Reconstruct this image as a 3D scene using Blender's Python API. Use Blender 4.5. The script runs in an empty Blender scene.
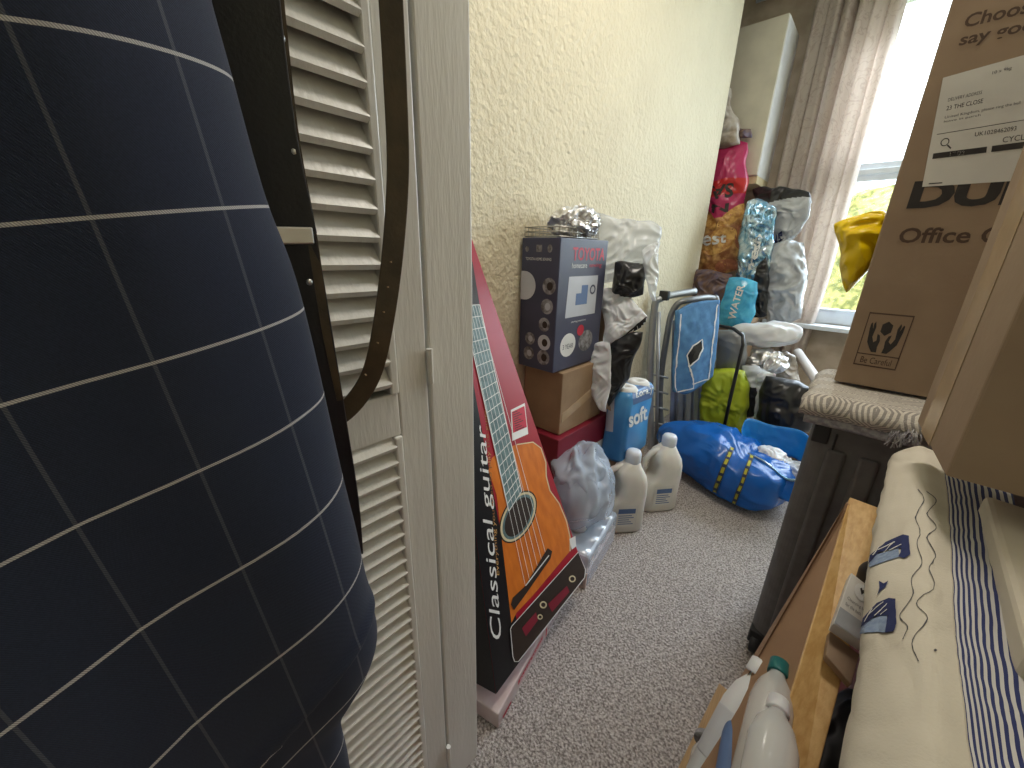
import bpy, bmesh, math, random
from mathutils import Vector, Matrix, noise
from mathutils.bvhtree import BVHTree
from mathutils.geometry import tessellate_polygon

noise.seed_set(3)
random.seed(3)
SC = bpy.context.scene
COL = SC.collection
# ------------------------------------------------------------------ camera, sky, lights
F = 384.0
H = 1.10
_Y = Vector((373, 123, -384)).normalized()
_Z = Vector((27, 1116, 384)).normalized()
_Y = (_Y - _Z * _Y.dot(_Z)).normalized()
_X = _Y.cross(_Z)
ROT = Matrix((_X, _Y, _Z))            # world = ROT @ camera
CAM = Vector((0, 0, H))
cd = bpy.data.cameras.new('camera')
cam = bpy.data.objects.new('camera', cd)
COL.objects.link(cam)
cd.sensor_fit = 'HORIZONTAL'; cd.sensor_width = 36.0
cd.lens = F / 1024 * 36.0
cd.clip_start = 0.01
cam.matrix_world = Matrix.Translation(CAM) @ ROT.to_4x4()
SC.camera = cam

w = bpy.data.worlds.new('sky'); SC.world = w; w.use_nodes = True
bg = w.node_tree.nodes['Background']
bg.inputs[0].default_value = (0.80, 0.91, 1.0, 1)
bg.inputs[1].default_value = 4.0

def area(name, loc, target, sx, sy, power, col):
    l = bpy.data.lights.new(name, 'AREA'); l.shape = 'RECTANGLE'; l.size = sx; l.size_y = sy
    l.energy = power; l.color = col
    o = bpy.data.objects.new(name, l); COL.objects.link(o); o.location = loc
    o.rotation_euler = (Vector(target) - Vector(loc)).to_track_quat('-Z', 'Y').to_euler()
    return o
area('window_daylight', (0.3, 3.45, 1.5), (-0.2, 0.8, 0.6), 1.5, 1.5, 45, (0.72, 0.86, 1.0))
area('ceiling_lamp_light', (-0.10, 1.15, 2.62), (-0.05, 1.15, 0.0), 0.35, 0.35, 13, (1.0, 0.92, 0.82))
SC.view_settings.view_transform = 'Standard'
SC.view_settings.look = 'None'
SC.view_settings.gamma = 1.0
SC.view_settings.use_curve_mapping = False
SC.view_settings.exposure = 0.42

# ------------------------------------------------------------------ helpers
def V(*a): return Vector(a)
def ray(px, py):
    return (ROT @ Vector((px - 512, -(py - 384), -F))).normalized()
def P(px, py, x=None, y=None, z=None):
    r = ray(px, py)
    if x is not None: t = x / r.x
    elif y is not None: t = y / r.y
    else: t = (z - H) / r.z
    return CAM + r * t

MATS = {}
def mat(name, col, rough=0.6, metal=0.0, col2=None, ns=8.0, bump=0.0, bs=30.0, trans=0.0, alpha=1.0,
        detail=3.0, sheen=0.0, emit=None, ior=1.45, stretch=None, bdist=0.004, contrast=None, sub=0.0):
    if name in MATS: return MATS[name]
    m = bpy.data.materials.new(name); m.use_nodes = True; MATS[name] = m
    nt = m.node_tree; b = nt.nodes['Principled BSDF']
    c = (col[0], col[1], col[2], 1)
    b.inputs['Base Color'].default_value = c
    b.inputs['Roughness'].default_value = rough
    b.inputs['Metallic'].default_value = metal
    b.inputs['Transmission Weight'].default_value = trans
    b.inputs['Alpha'].default_value = alpha
    b.inputs['IOR'].default_value = ior
    if sub: b.inputs['Subsurface Weight'].default_value = sub; b.inputs['Subsurface Scale'].default_value = 0.02
    if sheen: b.inputs['Sheen Weight'].default_value = sheen
    if emit:
        b.inputs['Emission Color'].default_value = (emit[0], emit[1], emit[2], 1)
        b.inputs['Emission Strength'].default_value = emit[3]
    tc = nt.nodes.new('ShaderNodeTexCoord')
    src = tc.outputs['Object']
    if stretch:
        mp = nt.nodes.new('ShaderNodeMapping'); mp.inputs['Scale'].default_value = stretch
        nt.links.new(src, mp.inputs[0]); src = mp.outputs[0]
    c2 = col2 if col2 else tuple(v * 0.86 for v in col)
    n = nt.nodes.new('ShaderNodeTexNoise'); n.inputs['Scale'].default_value = ns; n.inputs['Detail'].default_value = detail
    nt.links.new(src, n.inputs['Vector'])
    cr = nt.nodes.new('ShaderNodeValToRGB')
    lo, hi = contrast if contrast else (0.35, 0.65)
    cr.color_ramp.elements[0].position = lo; cr.color_ramp.elements[1].position = hi
    cr.color_ramp.elements[0].color = (c2[0], c2[1], c2[2], 1); cr.color_ramp.elements[1].color = c
    nt.links.new(n.outputs[0], cr.inputs[0]); nt.links.new(cr.outputs[0], b.inputs['Base Color'])
    if bump:
        n2 = nt.nodes.new('ShaderNodeTexNoise'); n2.inputs['Scale'].default_value = bs; n2.inputs['Detail'].default_value = 4
        nt.links.new(src, n2.inputs['Vector'])
        bp = nt.nodes.new('ShaderNodeBump'); bp.inputs['Strength'].default_value = bump; bp.inputs['Distance'].default_value = bdist
        nt.links.new(n2.outputs[0], bp.inputs['Height']); nt.links.new(bp.outputs[0], b.inputs['Normal'])
    return m

def M(name): return MATS[name]
ORG = {}
def tag(o, label=None, cat=None, group=None, kind=None):
    if label: o['label'] = label
    if cat: o['category'] = cat
    if group: o['group'] = group
    if kind: o['kind'] = kind
    return o
def thing(name, loc, label, cat, group=None):
    o = bpy.data.objects.new(name, None); COL.objects.link(o); o.location = loc; o.empty_display_size = 0.05
    ORG[o.name] = Vector(loc)
    return tag(o, label, cat, group)
def link(name, verts, faces, mats, parent=None, base=None, smooth=False, midx=None, uvs=None):
    """world-space verts -> one mesh object"""
    if not isinstance(mats, (list, tuple)): mats = [mats]
    if parent is not None: org = ORG[parent.name]
    else:
        if base is None:
            n = len(verts)
            base = Vector((sum(v[0] for v in verts) / n, sum(v[1] for v in verts) / n, min(v[2] for v in verts)))
        org = Vector(base)
    me = bpy.data.meshes.new(name)
    me.from_pydata([tuple(Vector(v) - org) for v in verts], [], faces)
    for m in mats: me.materials.append(m)
    if midx:
        for p, i in zip(me.polygons, midx): p.material_index = i
    if uvs:
        ul = me.uv_layers.new(name='UVMap')
        for lp in me.loops: ul.data[lp.index].uv = uvs[lp.vertex_index]
    if smooth:
        for p in me.polygons: p.use_smooth = True
    me.update()
    o = bpy.data.objects.new(name, me); COL.objects.link(o)
    if parent is not None: o.parent = parent
    else: o.location = org
    ORG[o.name] = org
    return o
def struct(o): o['kind'] = 'structure'; return o

class MB:
    def __init__(s): s.v = []; s.f = []; s.m = []
    def add(s, vs, fs, mi=0):
        k = len(s.v); s.v += [Vector(v) for v in vs]; s.f += [tuple(i + k for i in f) for f in fs]; s.m += [mi] * len(fs)
        return s
    def frame(s, o, a, b, c, mi=0):
        """parallelepiped from corner o with edge vectors a b c"""
        o, a, b, c = map(Vector, (o, a, b, c))
        vs = [o, o + a, o + a + b, o + b, o + c, o + a + c, o + a + b + c, o + b + c]
        fs = [(0, 3, 2, 1), (4, 5, 6, 7), (0, 1, 5, 4), (1, 2, 6, 5), (2, 3, 7, 6), (3, 0, 4, 7)]
        if a.cross(b).dot(c) < 0: fs = [tuple(reversed(f)) for f in fs]
        return s.add(vs, fs, mi)
    def box(s, x0, x1, y0, y1, z0, z1, mi=0):
        return s.frame((x0, y0, z0), (x1 - x0, 0, 0), (0, y1 - y0, 0), (0, 0, z1 - z0), mi)
    def tube(s, pts, r, n=10, cap=True, mi=0):
        pts = [Vector(p) for p in pts]; k = len(pts); rr = r if isinstance(r, (list, tuple)) else [r] * k
        vs = []; up = None
        for i, p in enumerate(pts):
            t = (pts[min(i + 1, k - 1)] - pts[max(i - 1, 0)]).normalized()
            if up is None:
                up = Vector((0, 0, 1)) if abs(t.z) < 0.9 else Vector((1, 0, 0))
            a = (up - t * up.dot(t)).normalized(); up = a; b = t.cross(a)
            for j in range(n):
                an = 2 * math.pi * j / n
                vs.append(p + (a * math.cos(an) + b * math.sin(an)) * rr[i])
        fs = []
        for i in range(k - 1):
            for j in range(n):
                fs.append((i * n + j, i * n + (j + 1) % n, (i + 1) * n + (j + 1) % n, (i + 1) * n + j))
        if cap: fs.append(tuple(range(n - 1, -1, -1))); fs.append(tuple((k - 1) * n + j for j in range(n)))
        return s.add(vs, fs, mi)
    def lathe(s, prof, base, axis=(0, 0, 1), n=20, mi=0):
        ax = Vector(axis).normalized(); a = ax.orthogonal().normalized(); b = ax.cross(a); base = Vector(base)
        vs = []
        for (r, h) in prof:
            for j in range(n):
                an = 2 * math.pi * j / n
                vs.append(base + ax * h + (a * math.cos(an) + b * math.sin(an)) * max(r, 1e-4))
        k = len(prof); fs = []
        for i in range(k - 1):
            for j in range(n):
                fs.append((i * n + j, i * n + (j + 1) % n, (i + 1) * n + (j + 1) % n, (i + 1) * n + j))
        fs.append(tuple(range(n - 1, -1, -1))); fs.append(tuple((k - 1) * n + j for j in range(n)))
        return s.add(vs, fs, mi)
    def loft(s, rings, cap=True, mi=0):
        n = len(rings[0]); vs = [v for r in rings for v in r]; fs = []
        for i in range(len(rings) - 1):
            for j in range(n):
                fs.append((i * n + j, i * n + (j + 1) % n, (i + 1) * n + (j + 1) % n, (i + 1) * n + j))
        if cap: fs.append(tuple(range(n - 1, -1, -1))); fs.append(tuple((len(rings) - 1) * n + j for j in range(n)))
        return s.add(vs, fs, mi)
    def build(s, name, mats, parent=None, base=None, smooth=False, bevel=0.0, segs=2):
        o = link(name, s.v, s.f, mats, parent, base, smooth, s.m)
        if bevel:
            md = o.modifiers.new('b', 'BEVEL'); md.width = bevel; md.segments = segs; md.limit_method = 'ANGLE'; md.angle_limit = 0.6
        return o
    def bvh(s): return BVHTree.FromPolygons(s.v, s.f)

def cmr(p0, p1, p2, p3, t):
    return 0.5 * ((2 * p1) + (-p0 + p2) * t + (2 * p0 - 5 * p1 + 4 * p2 - p3) * t * t + (-p0 + 3 * p1 - 3 * p2 + p3) * t * t * t)
def spline(pts, n):
    pts = [Vector(p) for p in pts]; k = len(pts); out = []
    for i in range(n + 1):
        s = i / n * (k - 1); j = min(int(s), k - 2); t = s - j
        a = pts[j - 1] if j > 0 else pts[0] * 2 - pts[1]
        d = pts[j + 2] if j + 2 < k else pts[-1] * 2 - pts[-2]
        out.append(cmr(a, pts[j], pts[j + 1], d, t))
    return out
def net(ctrl, nu, nv):
    """rows of control points -> (nv+1)x(nu+1) grid of points"""
    rows = [spline(r, nu) for r in ctrl]
    cols = [spline([r[i] for r in rows], nv) for i in range(nu + 1)]
    return [[cols[i][j] for i in range(nu + 1)] for j in range(nv + 1)]
def gridfaces(nu, nv, off=0, flip=False):
    fs = []
    for j in range(nv):
        for i in range(nu):
            a = off + j * (nu + 1) + i
            f = (a, a + 1, a + nu + 2, a + nu + 1)
            fs.append(tuple(reversed(f)) if flip else f)
    return fs
def sheet(name, g, mats, parent=None, th=0.002, wr=0.0, ws=15.0, seed=0, matfn=None, smooth=True, uv=None, base=None):
    nv = len(g) - 1; nu = len(g[0]) - 1
    vs = []; uvs = []
    for j in range(nv + 1):
        for i in range(nu + 1):
            p = g[j][i].copy()
            if wr:
                a = g[j][min(i + 1, nu)] - g[j][max(i - 1, 0)]; b = g[min(j + 1, nv)][i] - g[max(j - 1, 0)][i]
                n = a.cross(b)
                if n.length > 1e-9: p += n.normalized() * wr * crease(p * ws + Vector((seed * 7.1, 0, 0)))
            vs.append(p); uvs.append((i / nu, j / nv))
    fs = gridfaces(nu, nv)
    mi = [matfn((f % nu + .5) / nu, (f // nu + .5) / nv) for f in range(nu * nv)] if matfn else None
    o = link(name, vs, fs, mats, parent, base, smooth, mi, uvs)
    if th:
        md = o.modifiers.new('s', 'SOLIDIFY'); md.thickness = th; md.offset = 0
    return o, BVHTree.FromPolygons(vs, fs)
def crease(p):
    """crumpled height in about -1..1 with sharp ridges"""
    q = p + noise.noise_vector(p * 0.7) * 0.8
    a = 1 - 2.2 * abs(noise.noise(q)); b = 1 - 2.2 * abs(noise.noise(q * 2.1 + Vector((9, 3, 1))))
    return 0.62 * a + 0.38 * b - 0.3
def pouch(name, c, th, mats, parent=None, seed=0, wr=0.006, ws=16, nu=46, nv=58, matfn=None, power=0.6, smooth=True, base=None, pinch=0.0, rnd=0.4, ragged=0.012):
    """a filled bag between four corners TL TR BR BL with thickness th (bulges both ways)"""
    TL, TR, BR, BL = map(Vector, c); vs = []; fs = []; mi = []
    nrm = (TR - TL).cross(BL - TL).normalized()
    if nrm.dot((TL + BR) / 2 - CAM) > 0: nrm = -nrm
    for side in (1, -1):
        off = len(vs)
        for j in range(nv + 1):
            v = j / nv
            for i in range(nu + 1):
                u = i / nu
                uu = u + pinch * (0.5 - u) * (math.cos(math.pi * v) ** 8)
                X_, Y_ = 2 * uu - 1, 2 * v - 1
                uu = .5 + .5 * X_ * math.sqrt(1 - rnd * Y_ * Y_ / 2); v2 = .5 + .5 * Y_ * math.sqrt(1 - rnd * X_ * X_ / 2)
                p = (TL * (1 - uu) + TR * uu) * (1 - v2) + (BL * (1 - uu) + BR * uu) * v2
                rim = max(abs(X_), abs(Y_)) ** 3
                p = p + noise.noise_vector(p * 13 + Vector((seed * 2.3, 0, 4))) * ragged * rim
                bl = (max(0, 4 * u * (1 - u)) ** power) * (max(0, 4 * v * (1 - v)) ** (power * 0.8))
                edge = min(u, 1 - u, v, 1 - v)
                p = p + nrm * side * th * 0.5 * bl
                cr = crease(p * ws + Vector((seed * 5.3, side, 0)))
                p = p + nrm * side * wr * cr * (0.3 + bl) + noise.noise_vector(p * ws * 0.7 + Vector((seed, 0, 0))) * wr * 0.8
                vs.append(p)
        fs += gridfaces(nu, nv, off, side < 0)
        for f in range(nu * nv): mi.append(matfn((f % nu + .5) / nu, (f // nu + .5) / nv) if matfn else 0)
    # stitch rim
    n1 = (nu + 1) * (nv + 1)
    ring = [i for i in range(nu + 1)] + [(j + 1) * (nu + 1) - 1 for j in range(1, nv + 1)] + [nv * (nu + 1) + i for i in range(nu - 1, -1, -1)] + [j * (nu + 1) for j in range(nv - 1, 0, -1)]
    for a, b in zip(ring, ring[1:] + ring[:1]): fs.append((b, a, a + n1, b + n1)); mi.append(0)
    o = link(name, vs, fs, mats, parent, base, smooth, mi)
    return o, BVHTree.FromPolygons(vs, fs)
def blob(name, c, r, mats, parent=None, seed=0, wr=0.01, ws=12, sub=5, rot=(0, 0, 0), power=1.0, floor=None, smooth=True, base=None, shape=None, zs=1.0):
    """crumpled closed volume"""
    bm = bmesh.new(); bmesh.ops.create_icosphere(bm, subdivisions=sub, radius=1.0)
    from mathutils import Euler
    R = Euler(rot).to_matrix(); c = Vector(c)
    for v in bm.verts:
        d = v.co.normalized(); q = Vector([math.copysign(abs(k) ** power, k) for k in d])
        q = Vector((q.x * r[0], q.y * r[1], q.z * r[2]))
        if shape: q = shape(q)
        q += d * wr * crease(Vector((q.x * ws, q.y * ws, q.z * ws * zs)) + Vector((seed * 3.7, seed, 0)))
        p = c + R @ q
        if floor is not None and p.z < floor: p.z = floor + (p.z - floor) * 0.02
        v.co = p
    vs = [v.co.copy() for v in bm.verts]; fs = [tuple(v.index for v in f.verts) for f in bm.faces]
    bm.free()
    o = link(name, vs, fs, mats, parent, base, smooth)
    return o, BVHTree.FromPolygons(vs, fs)

# ---- flat shapes (2D) for printing
def s_rect(x0=0, y0=0, x1=1, y1=1, n=1):
    vs = []; fs = []
    for j in range(n + 1):
        for i in range(n + 1): vs.append((x0 + (x1 - x0) * i / n, y0 + (y1 - y0) * j / n))
    for j in range(n):
        for i in range(n):
            a = j * (n + 1) + i; fs.append((a, a + 1, a + n + 2, a + n + 1))
    return vs, fs
def s_circle(cx, cy, rx, ry=None, n=24):
    ry = rx if ry is None else ry
    vs = [(cx + rx * math.cos(2 * math.pi * k / n), cy + ry * math.sin(2 * math.pi * k / n)) for k in range(n)]
    return vs, [tuple(range(n))]
def s_ring(cx, cy, r0, r1, k=1.0, n=32):
    vs = []; fs = []
    for r in (r0, r1):
        vs += [(cx + r * math.cos(2 * math.pi * i / n), cy + r * k * math.sin(2 * math.pi * i / n)) for i in range(n)]
    for i in range(n): fs.append((i, (i + 1) % n, n + (i + 1) % n, n + i))
    return vs, fs
def s_poly(pts):
    tr = tessellate_polygon([[Vector((p[0], p[1], 0)) for p in pts]])
    return list(pts), [tuple(t) for t in tr]
def s_line(pts, w):
    vs = []; fs = []
    P2 = [Vector(p) for p in pts]
    for i, p in enumerate(P2):
        t = (P2[min(i + 1, len(P2) - 1)] - P2[max(i - 1, 0)]).normalized(); n = Vector((-t.y, t.x)) * w / 2
        vs += [tuple(p + n), tuple(p - n)]
    for i in range(len(P2) - 1): fs.append((2 * i, 2 * i + 1, 2 * i + 3, 2 * i + 2))
    return vs, fs
def s_text(txt, shear=0.0, bold=0.0, keep=False):
    """text mesh scaled into the unit square"""
    c = bpy.data.curves.new('t', 'FONT'); c.body = txt; c.shear = shear; c.offset = bold; c.resolution_u = 3; c.align_x = 'LEFT'
    o = bpy.data.objects.new('t', c); COL.objects.link(o)
    dg = bpy.context.evaluated_depsgraph_get(); dg.update()
    me = bpy.data.meshes.new_from_object(o.evaluated_get(dg))
    vs = [(v.co.x, v.co.y) for v in me.vertices]; fs = [tuple(p.vertices) for p in me.polygons]
    bpy.data.objects.remove(o); bpy.data.curves.remove(c); bpy.data.meshes.remove(me)
    x0 = min(v[0] for v in vs); x1 = max(v[0] for v in vs); y0 = min(v[1] for v in vs); y1 = max(v[1] for v in vs)
    return [((x - x0) / (x1 - x0), (y - y0) / (y1 - y0)) for x, y in vs], fs
def merge(*ss):
    vs = []; fs = []
    for v, f in ss:
        k = len(vs); vs += v; fs += [tuple(i + k for i in q) for q in f]
    return vs, fs
def fit(s, x0, y0, x1, y1):
    return [(x0 + (x1 - x0) * x, y0 + (y1 - y0) * y) for x, y in s[0]], s[1]
def onto(bvh, quad=None, off=0.0009, maxd=20):
    """maps a 2D point (pixel of the photo's frame, or unit square through quad BL BR TR TL) to the surface"""
    def fn(x, y):
        if quad:
            a, b, c, d = quad
            px = (a[0] * (1 - x) + b[0] * x) * (1 - y) + (d[0] * (1 - x) + c[0] * x) * y
            py = (a[1] * (1 - x) + b[1] * x) * (1 - y) + (d[1] * (1 - x) + c[1] * x) * y
        else: px, py = x, y
        r = ray(px, py); h, n, i, d_ = bvh.ray_cast(CAM, r, maxd)
        if h is None: return None
        if n.dot(r) > 0: n = -n
        return h + n * off
    return fn
def plane(o, u, v, off=0.0009):
    """unit square on a plane: origin o, edge vectors u v; offset to u x v side"""
    o, u, v = Vector(o), Vector(u), Vector(v); n = u.cross(v).normalized()
    return lambda x, y: o + u * x + v * y + n * off
def dense(s, L):
    """split a flat shape so no edge is longer than L"""
    bm = bmesh.new(); vs = [bm.verts.new((x, y, 0)) for x, y in s[0]]
    for f in s[1]:
        try: bm.faces.new([vs[i] for i in f])
        except ValueError: pass
    bmesh.ops.triangulate(bm, faces=bm.faces[:])
    for _ in range(6):
        es = [e for e in bm.edges if e.calc_length() > L]
        if not es: break
        bmesh.ops.subdivide_edges(bm, edges=es, cuts=1)
        bmesh.ops.triangulate(bm, faces=[f for f in bm.faces if len(f.verts) > 3])
    bm.verts.index_update()
    out = [(v.co.x, v.co.y) for v in bm.verts], [tuple(v.index for v in f.verts) for f in bm.faces]
    bm.free(); return out
def ellipse(cx, cy, a, b, deg, n=28):
    r = math.radians(deg); pts = []
    for k in range(n):
        t = 2 * math.pi * k / n; pts.append((cx + a * math.cos(t) * math.cos(r) - b * math.sin(t) * math.sin(r), cy + a * math.cos(t) * math.sin(r) + b * math.sin(t) * math.cos(r)))
    return pts, [tuple(range(n))]
def prt(name, s, fn, m, parent):
    pts = [fn(x, y) for x, y in s[0]]
    idx = {}; vs = []
    for i, p in enumerate(pts):
        if p is not None: idx[i] = len(vs); vs.append(p)
    fs = [tuple(idx[i] for i in f) for f in s[1] if all(i in idx for i in f)]
    if not fs: return None
    return link(name, vs, fs, m, parent)

# ------------------------------------------------------------------ materials
mat('carpet', (0.60, 0.545, 0.515), 0.95, col2=(0.20, 0.17, 0.155), ns=170, bump=1.0, bs=190, detail=6, bdist=0.010, contrast=(0.36, 0.62))
mat('wallpaper', (0.70, 0.635, 0.465), 0.7, col2=(0.67, 0.605, 0.44), ns=5, bump=1.0, bs=52, bdist=0.009)
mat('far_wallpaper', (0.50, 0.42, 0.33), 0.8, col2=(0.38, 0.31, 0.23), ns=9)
mat('ceiling_white', (0.85, 0.84, 0.80), 0.9)
mat('gloss_paint', (0.74, 0.73, 0.675), 0.36, col2=(0.69, 0.68, 0.625), ns=6, bump=0.25, bs=60, stretch=(3, 3, 0.5), bdist=0.003)
mat('steel', (0.55, 0.54, 0.51), 0.3, 1.0)
mat('black_leather', (0.018, 0.018, 0.02), 0.42, bump=0.35, bs=250, bdist=0.001)
mat('brown_leather', (0.085, 0.06, 0.030), 0.42, col2=(0.05, 0.035, 0.018), ns=30, bump=0.35, bs=250, bdist=0.001)
mat('card', (0.34, 0.245, 0.165), 0.8, col2=(0.31, 0.22, 0.148), ns=12, bump=0.1, bs=90)
mat('card_dark', (0.33, 0.22, 0.13), 0.8, col2=(0.29, 0.19, 0.11), ns=12, bump=0.1, bs=90)
mat('tape', (0.50, 0.36, 0.22), 0.22, ns=20, bump=0.15, bs=60)
mat('print_black', (0.035, 0.03, 0.028), 0.6)
mat('print_brown', (0.10, 0.06, 0.04), 0.7)
mat('label_white', (0.72, 0.70, 0.65), 0.5)
mat('print_grey', (0.12, 0.12, 0.12), 0.6)
mat('red_card', (0.36, 0.012, 0.028), 0.38, col2=(0.30, 0.01, 0.022), ns=4)
mat('dark_red_card', (0.22, 0.012, 0.03), 0.45)
mat('black_card', (0.012, 0.012, 0.014), 0.35)
mat('guitar_orange', (0.66, 0.19, 0.025), 0.35, col2=(0.55, 0.14, 0.018), ns=5, stretch=(9, 9, 1.2))
mat('guitar_dark', (0.03, 0.018, 0.012), 0.5)
mat('fret', (0.16, 0.25, 0.26), 0.5, col2=(0.09, 0.15, 0.16), ns=60)
mat('white_print', (0.78, 0.78, 0.76), 0.5)
mat('cream_print', (0.68, 0.58, 0.36), 0.5)
mat('pink_card', (0.55, 0.42, 0.40), 0.5, col2=(0.60, 0.52, 0.50), ns=20)
mat('navy_card', (0.062, 0.066, 0.115), 0.42, col2=(0.045, 0.048, 0.085), ns=5)
mat('grey_print', (0.34, 0.34, 0.36), 0.5, col2=(0.10, 0.09, 0.09), ns=60)
mat('pale_print', (0.55, 0.57, 0.62), 0.5)
mat('blue_print', (0.10, 0.17, 0.34), 0.5)
mat('red_print', (0.55, 0.02, 0.05), 0.5)
mat('foil', (0.80, 0.80, 0.81), 0.36, 1.0, col2=(0.66, 0.66, 0.67), ns=30)
mat('foil_blue', (0.50, 0.62, 0.72), 0.25, 0.8, col2=(0.16, 0.34, 0.50), ns=22, contrast=(0.42, 0.58))
mat('white_plastic', (0.72, 0.74, 0.77), 0.35, sub=0.1)
mat('grey_plastic_film', (0.50, 0.53, 0.56), 0.25, col2=(0.36, 0.38, 0.40), ns=14)
mat('thin_white_film', (0.80, 0.83, 0.86), 0.22, alpha=0.55, col2=(0.66, 0.70, 0.74), ns=18)
mat('black_plastic', (0.015, 0.015, 0.017), 0.3)
mat('jug', (0.76, 0.735, 0.67), 0.38, sub=0.15)
mat('cap', (0.72, 0.76, 0.82), 0.3, sub=0.1)
mat('clear_film', (0.66, 0.77, 0.92), 0.10, trans=0.0, alpha=0.42, bump=0.5, bs=30)
mat('clear_plastic', (0.86, 0.88, 0.88), 0.08, alpha=0.5)
mat('roll_blue', (0.045, 0.21, 0.50), 0.3, col2=(0.09, 0.33, 0.64), ns=5)
mat('paper', (0.80, 0.80, 0.78), 0.9, bump=0.2, bs=60)
mat('aluminium', (0.42, 0.44, 0.46), 0.38, 0.7)
mat('grey_steel', (0.25, 0.26, 0.27), 0.4, 0.6)
mat('peg_blue', (0.10, 0.26, 0.50), 0.8, col2=(0.07, 0.19, 0.40), ns=25, bump=0.2, bs=300)
mat('shopper_blue', (0.006, 0.125, 0.50), 0.26, col2=(0.004, 0.09, 0.38), ns=6, bump=0.15, bs=40)
mat('shopper_inner', (0.012, 0.21, 0.62), 0.35, ns=6)
mat('strap_yellow', (0.50, 0.46, 0.03), 0.6)
mat('strap_navy', (0.015, 0.03, 0.07), 0.6)
mat('green_bag', (0.42, 0.50, 0.03), 0.35, col2=(0.30, 0.38, 0.02), ns=8)
mat('pink_bag', (0.46, 0.035, 0.12), 0.28, col2=(0.38, 0.02, 0.09), ns=7)
mat('red_bag', (0.48, 0.02, 0.02), 0.28)
mat('pastry', (0.62, 0.36, 0.13), 0.5, col2=(0.24, 0.09, 0.03), ns=18, contrast=(0.4, 0.6))
mat('bun', (0.70, 0.42, 0.13), 0.35, col2=(0.42, 0.19, 0.05), ns=30, contrast=(.4, .6))
mat('bun_red', (0.42, 0.16, 0.08), 0.35, col2=(0.25, 0.08, 0.04), ns=40)
mat('purple_bag', (0.10, 0.08, 0.13), 0.35, col2=(0.20, 0.12, 0.08), ns=30)
mat('water_blue', (0.04, 0.30, 0.55), 0.2, col2=(0.10, 0.48, 0.70), ns=16)
mat('brown_film', (0.24, 0.19, 0.14), 0.3, col2=(0.42, 0.38, 0.33), ns=22)
mat('cabinet_cream', (0.60, 0.565, 0.46), 0.45)
mat('cabinet_white', (0.74, 0.74, 0.72), 0.4)
mat('upvc', (0.78, 0.84, 0.90), 0.3)
mat('yellow_bag', (0.78, 0.56, 0.0), 0.3, col2=(0.66, 0.44, 0.0), ns=9)
mat('blanket', (0.52, 0.47, 0.38), 0.95, col2=(0.42, 0.37, 0.29), ns=60, bump=0.6, bs=220)
mat('yarn', (0.24, 0.23, 0.25), 0.95, col2=(0.45, 0.44, 0.44), ns=90)
mat('suitcase', (0.135, 0.128, 0.125), 0.62, col2=(0.11, 0.104, 0.10), ns=40, bump=0.25, bs=260, bdist=0.001)
mat('suitcase_dark', (0.02, 0.02, 0.022), 0.5)
mat('pine', (0.64, 0.42, 0.175), 0.36, col2=(0.52, 0.31, 0.11), ns=9, stretch=(14, 1.2, 14), bump=0.1, bs=30)
mat('hardboard', (0.33, 0.205, 0.12), 0.75, col2=(0.28, 0.17, 0.10), ns=14)
mat('linen', (0.63, 0.585, 0.49), 0.95, col2=(0.58, 0.535, 0.445), ns=8, bump=0.35, bs=420, bdist=0.001)
mat('navy_thread', (0.025, 0.035, 0.12), 0.9)
mat('blue_thread', (0.28, 0.36, 0.50), 0.9, col2=(0.20, 0.27, 0.42), ns=200)
mat('grey_thread', (0.10, 0.10, 0.11), 0.9)
mat('offwhite_card', (0.68, 0.62, 0.52), 0.7)
mat('teal_cap', (0.01, 0.13, 0.13), 0.4)
mat('hedge', (0.66, 0.60, 0.22), 0.8, col2=(0.22, 0.24, 0.08), ns=14, contrast=(0.4, 0.6))
mat('grass', (0.20, 0.26, 0.08), 0.9)
mat('tan_pole', (0.72, 0.68, 0.64), 0.4)

def shader_pattern(name, build, rough=0.9):
    m = bpy.data.materials.new(name); m.use_nodes = True; MATS[name] = m
    build(m.node_tree, m.node_tree.nodes['Principled BSDF']); m.node_tree.nodes['Principled BSDF'].inputs['Roughness'].default_value = rough
    return m
def nmath(nt, op, a, b=None, c=None):
    n = nt.nodes.new('ShaderNodeMath'); n.operation = op
    for i, x in enumerate((a, b, c)):
        if x is None: continue
        if isinstance(x, (int, float)): n.inputs[i].default_value = x
        else: nt.links.new(x, n.inputs[i])
    return n.outputs[0]
def nmix(nt, f, a, b):
    n = nt.nodes.new('ShaderNodeMix'); n.data_type = 'RGBA'
    for k, x in ((0, f), (6, a), (7, b)):
        if isinstance(x, (tuple, list)): n.inputs[k].default_value = (*x, 1)
        elif isinstance(x, (int, float)): n.inputs[k].default_value = x
        else: nt.links.new(x, n.inputs[k])
    return n.outputs[2]
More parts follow.
